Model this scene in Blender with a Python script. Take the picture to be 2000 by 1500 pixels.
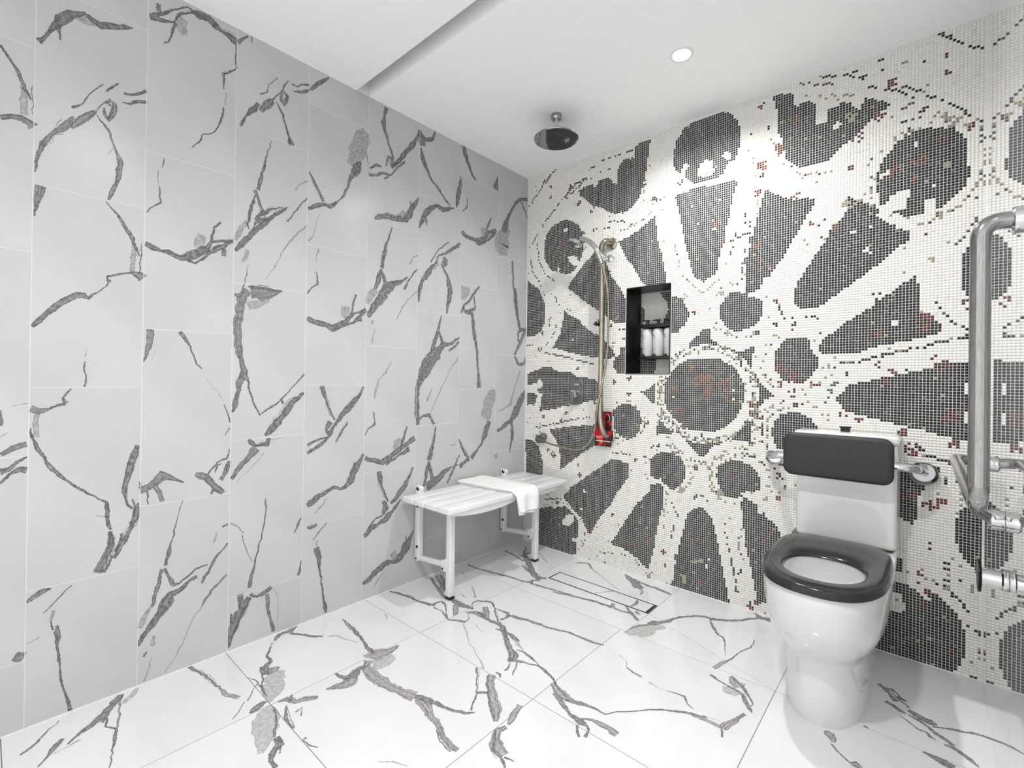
import bpy, bmesh, math, random
import numpy as np
from mathutils import Vector, Matrix

for o in list(bpy.data.objects): bpy.data.objects.remove(o)
scene = bpy.context.scene
COL = scene.collection
random.seed(7)

# ------------------------------------------------------------------ camera
W, H = 2.158, 2.40            # width of the mosaic wall, ceiling height (metres)
cam_d = bpy.data.cameras.new('camera')
cam = bpy.data.objects.new('camera', cam_d)
COL.objects.link(cam)
cam_d.sensor_width = 36.0
cam_d.lens = 917.335 / 2000 * 36
cam_d.shift_x = -0.0001
cam_d.shift_y = -(750 - 739.9) / 2000
cam_d.clip_start = 0.02
def rotm(a, b, c):
    ca, sa, cb, sb, cc, sc = math.cos(a), math.sin(a), math.cos(b), math.sin(b), math.cos(c), math.sin(c)
    return (Matrix(((ca, -sa, 0), (sa, ca, 0), (0, 0, 1))) @ Matrix(((1, 0, 0), (0, cb, -sb), (0, sb, cb)))
            @ Matrix(((cc, 0, sc), (0, 1, 0), (-sc, 0, cc))))
RM = rotm(math.radians(41.5016189), math.radians(0.17590198), math.radians(-0.8127782))
right, fwd, up = RM.col[0], RM.col[1], RM.col[2]
M = Matrix.Identity(4)
for i in range(3):
    M[i][0], M[i][1], M[i][2] = right[i], up[i], -fwd[i]
M[0][3], M[1][3], M[2][3] = 2.0036476, -2.39401071, 1.05835183
cam.matrix_world = M
scene.camera = cam

# ------------------------------------------------------------------ light and exposure
world = bpy.data.worlds.new('world'); scene.world = world
world.use_nodes = True
wb = world.node_tree.nodes['Background']
wb.inputs['Color'].default_value = (1.0, 1.0, 1.0, 1)
wb.inputs['Strength'].default_value = 0.92
def spot_light(x, y, power, r):
    d = bpy.data.lights.new('downlight_or_fill', 'SPOT'); d.energy = power; d.shadow_soft_size = r
    d.spot_size = math.radians(162); d.spot_blend = 0.7; d.color = (1.0, 0.992, 0.975)
    o = bpy.data.objects.new('downlight_or_fill', d); COL.objects.link(o)
    o.location = (x, y, H - 0.012); return o
spot_light(1.238, -0.511, 49.0, 0.030)      # the downlight in view
spot_light(1.62, -2.0, 62.0, 0.05)        # unseen fill spot, added to even out the light on the far walls
vs = scene.view_settings
vs.view_transform = 'Standard'; vs.look = 'None'; vs.gamma = 1.0; vs.use_curve_mapping = False
vs.exposure = 0.76

# ------------------------------------------------------------------ materials
def mat(name, col=(.8, .8, .8), rough=.4, metal=0.0, ior=1.5, emit=None, coat=0.0):
    m = bpy.data.materials.new(name); m.use_nodes = True
    b = m.node_tree.nodes['Principled BSDF']
    b.inputs['Base Color'].default_value = (*col, 1); b.inputs['Roughness'].default_value = rough
    b.inputs['Metallic'].default_value = metal; b.inputs['IOR'].default_value = ior
    b.inputs['Coat Weight'].default_value = coat; b.inputs['Coat Roughness'].default_value = .05
    if emit:
        b.inputs['Emission Color'].default_value = (*emit[0], 1); b.inputs['Emission Strength'].default_value = emit[1]
    return m
def nd(m, t, **kw):
    n = m.node_tree.nodes.new(t)
    for k, v in kw.items(): setattr(n, k, v)
    return n
def noise_col(m, c1, c2, scale=6.0, detail=5.0, lo=.35, hi=.65, bump=0.0, stretch=(1, 1, 1)):
    """colour drifting between two tones (grain, clouds), with optional fine relief"""
    t = m.node_tree; b = t.nodes['Principled BSDF']
    tc = nd(m, 'ShaderNodeTexCoord'); mp = nd(m, 'ShaderNodeMapping'); mp.inputs['Scale'].default_value = stretch
    n = nd(m, 'ShaderNodeTexNoise'); n.inputs['Scale'].default_value = scale; n.inputs['Detail'].default_value = detail
    r = nd(m, 'ShaderNodeValToRGB'); r.color_ramp.elements[0].position = lo; r.color_ramp.elements[1].position = hi
    r.color_ramp.elements[0].color = (*c1, 1); r.color_ramp.elements[1].color = (*c2, 1)
    t.links.new(tc.outputs['Object'], mp.inputs[0]); t.links.new(mp.outputs[0], n.inputs['Vector'])
    t.links.new(n.outputs['Fac'], r.inputs[0]); t.links.new(r.outputs[0], b.inputs['Base Color'])
    if bump:
        bp = nd(m, 'ShaderNodeBump'); bp.inputs['Strength'].default_value = bump; bp.inputs['Distance'].default_value = .001
        t.links.new(n.outputs['Fac'], bp.inputs['Height']); t.links.new(bp.outputs[0], b.inputs['Normal'])
    return m

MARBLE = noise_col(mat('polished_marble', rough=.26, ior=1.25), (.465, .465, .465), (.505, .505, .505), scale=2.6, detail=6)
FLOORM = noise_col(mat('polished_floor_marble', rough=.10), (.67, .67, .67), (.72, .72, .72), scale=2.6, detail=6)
def vein_mat(name, edge, c1, c2, cut):
    """vein print. uv.x is the half width and uv.y the signed offset, both in units of 4 mm: the rim is darker
    and eaten away by noise, showing the stone below"""
    m = mat(name, rough=.24, ior=1.25); t = m.node_tree; b = t.nodes['Principled BSDF']; outn = t.nodes['Material Output']
    def mth(op, *v):
        n = nd(m, 'ShaderNodeMath', operation=op)
        for i, x in enumerate(v):
            if isinstance(x, (int, float)): n.inputs[i].default_value = x
            else: t.links.new(x, n.inputs[i])
        return n.outputs[0]
    tc = nd(m, 'ShaderNodeTexCoord'); sp = nd(m, 'ShaderNodeSeparateXYZ'); t.links.new(tc.outputs['UV'], sp.inputs[0])
    def noise(scale, detail=5):
        n = nd(m, 'ShaderNodeTexNoise'); n.inputs['Scale'].default_value = scale; n.inputs['Detail'].default_value = detail
        t.links.new(tc.outputs['Object'], n.inputs['Vector']); return n.outputs['Fac']
    e = mth('DIVIDE', mth('SUBTRACT', sp.outputs['X'], mth('ABSOLUTE', sp.outputs['Y'])), mth('MINIMUM', sp.outputs['X'], 1.0))
    f = mth('MULTIPLY_ADD', mth('SUBTRACT', noise(170), .5), 2.0, e)
    r = nd(m, 'ShaderNodeMapRange'); r.inputs['From Min'].default_value = cut; r.inputs['From Max'].default_value = cut + .25
    t.links.new(f, r.inputs['Value'])
    g = nd(m, 'ShaderNodeValToRGB'); g.color_ramp.elements[0].position = .34; g.color_ramp.elements[1].position = .66
    g.color_ramp.elements[0].color = (*c1, 1); g.color_ramp.elements[1].color = (*c2, 1); t.links.new(noise(75), g.inputs[0])
    ef = nd(m, 'ShaderNodeMapRange'); ef.inputs['From Min'].default_value = .2; ef.inputs['From Max'].default_value = 1.1
    t.links.new(mth('MULTIPLY_ADD', mth('SUBTRACT', noise(60), .5), 1.2, e), ef.inputs['Value'])
    mc = nd(m, 'ShaderNodeMix', data_type='RGBA'); mc.inputs['A'].default_value = (*edge, 1)
    t.links.new(ef.outputs[0], mc.inputs['Factor']); t.links.new(g.outputs[0], mc.inputs['B']); t.links.new(mc.outputs['Result'], b.inputs['Base Color'])
    tr = nd(m, 'ShaderNodeBsdfTransparent'); mx = nd(m, 'ShaderNodeMixShader')
    t.links.new(r.outputs[0], mx.inputs[0]); t.links.new(tr.outputs[0], mx.inputs[1]); t.links.new(b.outputs[0], mx.inputs[2])
    t.links.new(mx.outputs[0], outn.inputs['Surface'])
    return m
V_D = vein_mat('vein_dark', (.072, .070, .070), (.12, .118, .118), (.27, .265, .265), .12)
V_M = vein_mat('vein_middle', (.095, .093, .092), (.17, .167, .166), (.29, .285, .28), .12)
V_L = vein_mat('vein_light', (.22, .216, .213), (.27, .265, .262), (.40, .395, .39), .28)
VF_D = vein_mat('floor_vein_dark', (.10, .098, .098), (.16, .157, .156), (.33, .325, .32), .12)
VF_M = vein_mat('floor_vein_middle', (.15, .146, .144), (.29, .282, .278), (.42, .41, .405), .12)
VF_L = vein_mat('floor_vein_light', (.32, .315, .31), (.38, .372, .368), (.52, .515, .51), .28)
scene.cycles.transparent_max_bounces = 32
WALL_GROUT = mat('white_grout', (.72, .72, .71), .7)
FLOOR_GROUT = mat('grey_grout', (.16, .16, .16), .8)
PLASTER = noise_col(mat('ceiling_paint', rough=.9), (.91, .91, .91), (.925, .925, .925), scale=40, bump=.05)
MIRROR = noise_col(mat('glossy_wall_panel', rough=.012, metal=.80), (.91, .91, .91), (.94, .94, .94), scale=3)
MOS_GROUT = mat('mosaic_grout', (.64, .635, .61), .7)
MOS = mat('glass_mosaic', rough=.14, ior=1.33)
_a = nd(MOS, 'ShaderNodeAttribute', attribute_name='tint')
MOS.node_tree.links.new(_a.outputs['Color'], MOS.node_tree.nodes['Principled BSDF'].inputs['Base Color'])
CERAMIC = noise_col(mat('white_ceramic', rough=.06, coat=.3), (.70, .70, .70), (.72, .72, .72), scale=3)
SEATM = noise_col(mat('grey_seat_plastic', rough=.16, ior=1.38), (.022, .022, .023), (.028, .028, .029), scale=8)
PADM = noise_col(mat('charcoal_pad_vinyl', rough=.5), (.015, .015, .016), (.021, .021, .022), scale=300, bump=.25)
CHROME = noise_col(mat('chrome', rough=.06, metal=1.0), (.62, .63, .64), (.70, .70, .71), scale=20)
DCHROME = noise_col(mat('dim_reflection_chrome', rough=.05, metal=1.0), (.30, .30, .30), (.36, .36, .36), scale=20)  # plain chrome, colour darkened to carry the dim reflections it shows
STEEL = noise_col(mat('brushed_stainless_steel', rough=.13, metal=1.0), (.29, .285, .28), (.40, .395, .39), scale=30, stretch=(30, 30, 1))
NICKEL = noise_col(mat('satin_nickel', rough=.14, metal=1.0), (.36, .325, .265), (.46, .42, .35), scale=25)
GREYMET = noise_col(mat('matt_grey_metal', rough=.38, metal=.6), (.15, .15, .15), (.20, .20, .20), scale=60, bump=.1)
WPLAST = noise_col(mat('white_bench_plastic', rough=.3), (.72, .72, .72), (.77, .77, .77), scale=6)
WPAINT = noise_col(mat('white_painted_metal', rough=.3), (.70, .70, .69), (.75, .75, .74), scale=9)
BLACK = noise_col(mat('black_plastic', rough=.3), (.008, .008, .008), (.015, .015, .015), scale=30)
BLACKG = noise_col(mat('black_glass_liner', rough=.3, ior=1.25), (.004, .004, .004), (.010, .009, .009), scale=12)
COTTON = noise_col(mat('white_cotton', rough=.95), (.80, .80, .80), (.86, .86, .85), scale=420, bump=.6)
BOTTLE = noise_col(mat('white_bottle_plastic', rough=.3), (.56, .56, .555), (.60, .60, .595), scale=8)
PRINT = mat('grey_print', (.12, .12, .12), .5)
WPRINT = mat('white_print', (.85, .80, .80), .5)
GLOW = mat('lamp_glow', (1, 1, 1), .4, emit=((1, .99, .97), 9.0))
CARD = mat('printed_card', rough=.3)
def _card():
    t = CARD.node_tree; b = t.nodes['Principled BSDF']
    tc = nd(CARD, 'ShaderNodeTexCoord'); n = nd(CARD, 'ShaderNodeTexNoise'); n.inputs['Scale'].default_value = 17; n.inputs['Detail'].default_value = 2
    n.inputs['Distortion'].default_value = .8
    r = nd(CARD, 'ShaderNodeValToRGB'); e = r.color_ramp.elements
    e[0].position = .38; e[0].color = (.008, .010, .010, 1); e[1].position = .66; e[1].color = (.85, .02, .012, 1)
    k = e.new(.47); k.color = (.06, .006, .008, 1); k = e.new(.54); k.color = (.42, .008, .008, 1)
    t.links.new(tc.outputs['Object'], n.inputs['Vector']); t.links.new(n.outputs['Fac'], r.inputs[0]); t.links.new(r.outputs[0], b.inputs['Base Color'])
_card()

# ------------------------------------------------------------------ helpers
def link(me, name, parent=None, mats=(), smooth=False, props=None):
    for m in mats: me.materials.append(m)
    if smooth:
        me.polygons.foreach_set('use_smooth', [True] * len(me.polygons))
        me.set_sharp_from_angle(angle=math.radians(40))
    o = bpy.data.objects.new(name, me); COL.objects.link(o)
    if parent: o.parent = parent
    return o
def tag(o, label=None, cat=None, group=None, kind=None):
    if label: o['label'] = label
    if cat: o['category'] = cat
    if group: o['group'] = group
    if kind: o['kind'] = kind
    return o
def empty(name, loc, label, cat, group=None):
    o = bpy.data.objects.new(name, None); COL.objects.link(o); o.location = loc; o.empty_display_size = .05
    return tag(o, label, cat, group)
def from_bm(bm, name, m, parent=None, smooth=False, origin=None):
    """bm is in world metres; the object sits under parent with matching local coordinates"""
    off = Vector(parent.location) if parent is not None else (Vector(origin) if origin else Vector((0, 0, 0)))
    if parent is not None and parent.parent is not None: off = off + Vector(parent.parent.location)
    bmesh.ops.translate(bm, verts=bm.verts, vec=-off)
    bmesh.ops.recalc_face_normals(bm, faces=bm.faces)
    me = bpy.data.meshes.new(name); bm.to_mesh(me); bm.free()
    o = link(me, name, parent, (m,) if not isinstance(m, (list, tuple)) else m, smooth)
    if parent is None and origin: o.location = origin
    return o
def box(bm, x0, x1, y0, y1, z0, z1, bev=0.0, seg=3):
    r = bmesh.ops.create_cube(bm, size=1.0)
    vs_ = r['verts']
    bmesh.ops.scale(bm, vec=(abs(x1 - x0), abs(y1 - y0), abs(z1 - z0)), verts=vs_)
    bmesh.ops.translate(bm, vec=((x0 + x1) / 2, (y0 + y1) / 2, (z0 + z1) / 2), verts=vs_)
    if bev:
        ed = {e for v in vs_ for e in v.link_edges}
        bmesh.ops.bevel(bm, geom=list(ed), offset=bev, segments=seg, profile=.5, affect='EDGES')
def tube(bm, pts, r, n=16, caps=True):
    P = [Vector(p) for p in pts]; rr = r if isinstance(r, (list, tuple)) else [r] * len(P)
    rings = []; prev = None
    for i, p in enumerate(P):
        t = (P[min(i + 1, len(P) - 1)] - P[max(i - 1, 0)]).normalized()
        if prev is None:
            a = Vector((0, 0, 1)) if abs(t.z) < .9 else Vector((1, 0, 0))
            u = t.cross(a).normalized()
        else:
            u = (prev - t * prev.dot(t)).normalized()
        prev = u; v = t.cross(u)
        rings.append([bm.verts.new(p + (u * math.cos(k * 2 * math.pi / n) + v * math.sin(k * 2 * math.pi / n)) * rr[i]) for k in range(n)])
    for a, b in zip(rings, rings[1:]):
        for k in range(n): bm.faces.new((a[k], a[(k + 1) % n], b[(k + 1) % n], b[k]))
    if caps: bm.faces.new(rings[0]); bm.faces.new(rings[-1])
def smooth_path(pts, k=8):
    """Catmull-Rom through the given points"""
    P = [Vector(p) for p in pts]; P = [P[0] * 2 - P[1]] + P + [P[-1] * 2 - P[-2]]; out = []
    for i in range(1, len(P) - 2):
        for j in range(k):
            t = j / k; a, b, c, d = P[i - 1], P[i], P[i + 1], P[i + 2]
            out.append(.5 * ((2 * b) + (c - a) * t + (2 * a - 5 * b + 4 * c - d) * t * t + (3 * b - a - 3 * c + d) * t ** 3))
    return out + [P[-2]]
def fillet(pts, r, k=8):
    """straight runs joined with round bends"""
    P = [Vector(p) for p in pts]; out = [P[0]]
    for i in range(1, len(P) - 1):
        a, b, c = P[i - 1], P[i], P[i + 1]; d1 = (a - b).normalized(); d2 = (c - b).normalized()
        q = min(r, (a - b).length * .49, (c - b).length * .49)
        s, e = b + d1 * q, b + d2 * q
        for j in range(k + 1):
            t = j / k; out.append(s * (1 - t) ** 2 + b * 2 * t * (1 - t) + e * t * t)
    return out + [P[-1]]
def lathe(bm, prof, c, axis='z', n=32):
    """prof: (radius, height) pairs turned about an axis through c"""
    c = Vector(c); rings = []
    for r, h in prof:
        ring = []
        for k in range(n):
            a = 2 * math.pi * k / n; x, y = r * math.cos(a), r * math.sin(a)
            v = {'z': Vector((x, y, h)), 'y': Vector((x, h, y)), 'x': Vector((h, x, y))}[axis]
            ring.append(bm.verts.new(c + v))
        rings.append(ring)
    for a, b in zip(rings, rings[1:]):
        for k in range(n): bm.faces.new((a[k], a[(k + 1) % n], b[(k + 1) % n], b[k]))
    bm.faces.new(rings[0]); bm.faces.new(rings[-1])
POLY="""
K 165,1997 205,2041 269,2057 323,2056 377,2032 414,1995 437,1944 446,1874 439,1832 418,1780 389,1741 337,1715 282,1734 218,1753 169,1806 145,1862 143,1942
W 331,1825 373,1828 410,1806 411,1762 374,1762 343,1792
W 301,2002 332,2009 328,1981 301,1986
W 250,1780 278,1757 282,1721 251,1738
K 407,2218 440,2228 462,2228 504,2235 512,2209 533,2215 539,2244 594,2244 628,2226 641,2198 668,2191 670,2273 685,2303 711,2313 767,2307 767,2356 797,2378 866,2378 850,2277 842,2218 836,2180 822,2128 802,2071 759,2030 709,2012 657,2015 610,2038 569,2074 513,2096 470,2140 434,2174 408,2186
K 893,1954 899,1936 908,1879 918,1790 941,1742 948,1686 960,1636 961,1576 845,1585 814,1622 776,1695 738,1741 706,1804 673,1863 730,1864 792,1892 846,1920 875,1942
K 330,1635 360,1669 404,1720 447,1763 504,1803 538,1839 587,1783 629,1676 670,1618 704,1573 729,1524 732,1395 699,1388 663,1387 625,1421 571,1460 537,1486 457,1538 385,1595
K 8,1721 53,1689 105,1653 139,1596 160,1541 164,1488 159,1432 130,1380 76,1345 15,1348
K 311,1494 364,1456 424,1427 448,1395 500,1358 528,1337 556,1331 611,1280 657,1236 666,1203 629,1185 553,1196 508,1204 451,1211 398,1224 343,1236 275,1256 220,1269 255,1310 285,1360 303,1441
W 366,1316 384,1320 384,1302 369,1303
K 734,1262 825,1267 828,1101 687,1101 661,1139 660,1180 676,1203 695,1208 695,1246
K 18,1104 100,1126 141,1144 219,1143 245,1123 321,1114 369,1112 406,1087 532,1073 558,1052 559,954 444,927 385,912 293,898 250,878 211,876 129,863 119,871 70,901 22,896
W 12,1031 102,1038 115,1075 149,1052 149,1025 99,990 144,972 141,925 125,861 68,857 97,934 107,971 13,974
K 204,745 267,763 360,780 534,802 562,774 546,683 511,664 471,640 437,611 378,569 330,528 297,508 292,599 279,649 253,698
K 12,667 75,665 123,633 144,582 158,531 153,452 23,438
K 659,618 756,607 765,535 738,495 693,432 662,371 626,322 584,271 546,206 524,167 485,178 467,223 443,247 407,270 365,312 328,330 330,361 381,415 463,472 541,532 622,590
W 461,413 484,407 487,388 467,389
W 445,297 462,295 457,282
W 525,307 539,298 528,289
K 731,934 788,928 825,891 834,841 820,789 784,747 721,747 683,766 669,794 658,887 687,924
K 891,640 919,669 937,685 968,695 999,694 1034,683 1060,661 1078,633 1080,596 1079,566 1058,534 1037,514 1002,491 993,506 971,520 952,530 948,547 916,546 888,556
K 815,396 778,333 738,274 706,215 657,142 666,132 746,121 825,90 880,46 900,101 915,173 929,260 948,352 959,393 963,450 957,514 930,518 888,503 889,472 866,455 838,414
K 1232,617 1243,643 1262,673 1292,687 1310,695 1340,695 1354,685 1386,680 1408,654 1422,625 1427,603 1423,565 1395,549 1356,546 1345,533 1352,524 1327,514 1301,509 1275,513 1260,534 1244,563 1232,597
K 1150,441 1177,426 1213,396 1227,345 1241,289 1254,221 1268,149 1286,74 1302,-10 1160,-15 1003,-2 1022,32 1027,96 1040,156 1058,246 1072,302 1092,391 1127,421
W 1180,152 1194,155 1194,137 1185,135
W 1193,187 1209,191 1202,178
T 1112,156 1171,181 1171,163 1126,148
T 1061,77 1089,80 1090,38 1071,32
K 1345,490 1356,519 1374,518 1395,507 1416,492 1420,454 1444,463 1458,447 1495,414 1512,385 1505,250 1461,121 1455,49 1420,47 1416,83 1400,152 1386,225 1365,306 1357,401
K 96,222 241,268 254,253 279,273 341,285 384,260 414,236 438,217 439,148 425,105 425,71 417,9 303,-20 168,-18 100,-8
W 318,192 342,232 384,245 408,235 396,203 361,166 324,168
W 392,103 422,105 416,79 392,83
K 1092,1181 1229,1182 1271,1157 1305,1137 1331,1102 1350,1055 1354,989 1340,942 1323,898 1290,865 1271,845 1221,821 1174,822 1088,821 1049,847 1006,878 979,916 962,958 961,1045 976,1079 994,1114 1045,1156
K 1245,1444 1267,1478 1297,1502 1312,1501 1363,1483 1363,1464 1402,1460 1423,1442 1427,1385 1414,1352 1393,1330 1336,1307 1314,1308 1280,1322 1257,1351 1242,1376 1239,1437
K 975,1505 1019,1504 1045,1493 1067,1466 1078,1439 1089,1413 1079,1376 1068,1356 1047,1340 1030,1320 993,1314 919,1296 871,1387 916,1493
K 1480,1199 1493,1221 1516,1250 1525,1264 1598,1261 1623,1249 1614,1217 1633,1195 1651,1170 1654,1131 1642,1120 1631,1106 1612,1085 1600,1063 1585,1063 1569,1077 1514,1076 1488,1113 1481,1136
K 1474,852 1484,886 1503,917 1523,927 1567,935 1602,926 1630,903 1645,883 1645,833 1603,769 1521,763 1495,768 1485,793 1471,825
K 1160,1325 1194,1325 1194,1276 1216,1267 1247,1244 1232,1240 1192,1254 1082,1240 1091,1260 1107,1280 1136,1296 1144,1316
K 1281,1223 1311,1226 1319,1212 1352,1211 1387,1236 1403,1222 1394,1198 1384,1194 1385,1133 1374,1133 1363,1160 1341,1188 1304,1212
K 1388,1106 1399,1117 1406,1075 1420,1060 1438,1045 1475,1016 1476,1001 1449,989 1415,946 1408,946 1408,976 1421,984 1419,1045
K 1377,879 1384,879 1385,795 1396,777 1371,778 1367,789 1291,786 1316,808 1341,845 1366,862
K 1072,763 1093,748 1127,714 1147,688 1172,691 1207,739 1238,761 1214,764 1159,755
K 921,801 930,858 957,852 971,818 1007,808 1016,792 917,779
K 905,1055 907,950 895,944 853,987 823,1003 871,1021
K 1005,2031 1063,2042 1126,2051 1191,2038 1245,2036 1298,2042 1311,2018 1298,1998 1295,1971 1284,1914 1277,1864 1263,1823 1256,1747 1245,1729 1234,1691 1227,1623 1212,1597 1157,1564 1120,1589 1098,1630 1085,1682 1072,1743 1058,1796 1045,1862 1035,1917 1021,1976
W 1193,1828 1217,1823 1217,1813 1193,1818
W 1085,1974 1102,1965 1098,1954
W 1223,1969 1238,1965 1238,1953 1223,1957
W 1120,1872 1132,1869 1133,1857 1120,1859
K 1059,2382 1122,2389 1186,2389 1248,2388 1279,2361 1309,2322 1321,2279 1327,2226 1318,2185 1300,2140 1270,2137 1259,2108 1237,2078 1202,2072 1122,2069 1092,2081 1058,2124 1032,2144 1006,2173 994,2202 996,2270 1008,2318 1029,2349
W 1239,2174 1251,2191 1274,2184 1282,2145 1267,2146 1243,2161
W 1129,2162 1165,2176 1193,2160 1201,2117 1205,2099 1174,2088 1125,2101 1125,2126
W 1045,2187 1079,2181 1075,2166 1058,2154 1058,2124 1037,2143
K 1431,1956 1445,1952 1465,1932 1509,1902 1560,1879 1607,1874 1632,1865 1632,1843 1608,1813 1590,1777 1556,1717 1508,1630 1476,1587 1456,1552 1429,1548 1422,1518 1412,1497 1370,1486 1356,1484 1354,1624 1364,1677 1378,1740 1394,1810 1404,1846 1418,1910
K 1457,2386 1546,2359 1548,2311 1561,2297 1585,2307 1619,2294 1631,2261 1632,2192 1674,2183 1674,2217 1666,2239 1691,2239 1726,2253 1754,2236 1764,2211 1790,2199 1795,2241 1823,2227 1871,2197 1883,2184 1871,2168 1856,2165 1851,2144 1831,2146 1803,2123 1789,2107 1765,2103 1755,2080 1731,2070 1696,2038 1671,2015 1575,2015 1547,2042 1509,2082 1509,2105 1500,2173 1479,2213 1478,2312 1466,2349
W 1690,2166 1707,2175 1722,2160 1705,2145 1692,2146
K 1844,1921 1859,1957 1877,1987 1906,2023 1926,2034 1946,2046 2021,2044 2069,2024 2091,1992 2109,1951 2111,1831 2099,1797 2080,1775 2061,1750 2032,1733 2013,1742 1981,1721 1940,1719 1917,1732 1896,1747 1880,1789 1859,1778 1849,1805 1845,1851
W 1881,1810 1911,1825 1936,1829 1948,1816 1946,1797 1937,1787 1937,1758 1912,1747 1882,1754 1876,1782
W 1991,1770 2015,1772 2022,1732 1991,1735
W 1851,1906 1878,1917 1882,1905 1853,1892
W 1956,2009 1970,2004 1964,1980 1954,1986
W 2014,1829 2025,1826 2025,1816 2014,1817
K 1747,1854 1775,1826 1824,1798 1843,1776 1856,1763 1840,1744 1872,1714 1895,1699 1913,1676 1952,1665 1945,1647 1943,1622 1918,1610 1893,1582 1868,1563 1842,1541 1816,1518 1784,1495 1756,1472 1711,1439 1691,1431 1665,1405 1641,1390 1605,1390 1566,1399 1554,1438 1554,1478 1575,1523 1615,1589 1656,1654 1677,1685 1682,1719 1720,1753 1736,1777 1747,1799
W 1757,1704 1773,1704 1776,1690 1757,1694
W 1817,1715 1835,1712 1833,1702 1817,1705
W 1799,1618 1823,1621 1826,1593 1802,1604
K 1971,1493 1976,1403 1983,1349 2013,1326 2044,1281 2043,1264 1984,1243 1924,1231 1885,1222 1835,1213 1784,1188 1665,1187 1645,1204 1655,1235 1681,1265 1729,1306 1770,1337 1836,1381 1842,1414 1854,1398 1871,1414 1903,1437 1939,1469
W 1895,1317 1918,1319 1915,1293 1895,1298
K 2117,1155 2111,1149 2027,1146 2017,1126 1969,1116 1917,1101 1869,1091 1827,1078 1757,1058 1738,1031 1716,1007 1707,1006 1720,990 1740,952 1799,933 1850,921 1888,912 1939,898 1985,891 2027,877 2076,864 2119,863
W 2100,1068 2120,1068 2121,1027 2100,1027
W 2102,966 2112,967 2112,926 2102,925
K 2092,1539 2103,1560 2113,1579 2129,1598 2162,1603 2164,1356 2131,1371 2115,1387 2104,1400 2093,1433
K 2106,614 2097,595 2086,557 2087,485 2097,453 2116,417 2139,397 2172,388 2169,666 2150,653 2124,630
K 1818,58 1866,120 1883,169 1899,235 1904,279 1919,282 1955,282 1984,270 1997,249 2016,246 2009,269 2034,273 2055,259 2082,231 2103,194 2115,155 2114,75 2101,37 2084,4 2036,0 1967,-1 1908,-3 1857,3 1804,9
W 1903,249 1929,248 1939,235 1936,212 1949,200 1950,178 1893,164 1900,200
W 1994,252 2017,255 2017,239 1997,240
K 1923,730 1973,740 2013,749 2046,750 2046,731 2021,728 1997,673 1992,655 1982,632 1977,613 1974,549 1967,522 1939,535 1919,545 1877,566 1875,713
K 1905,381 1938,387 1937,336 1905,327
K 2117,1155 2119,863 2135,860 2133,1162
"""
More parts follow.
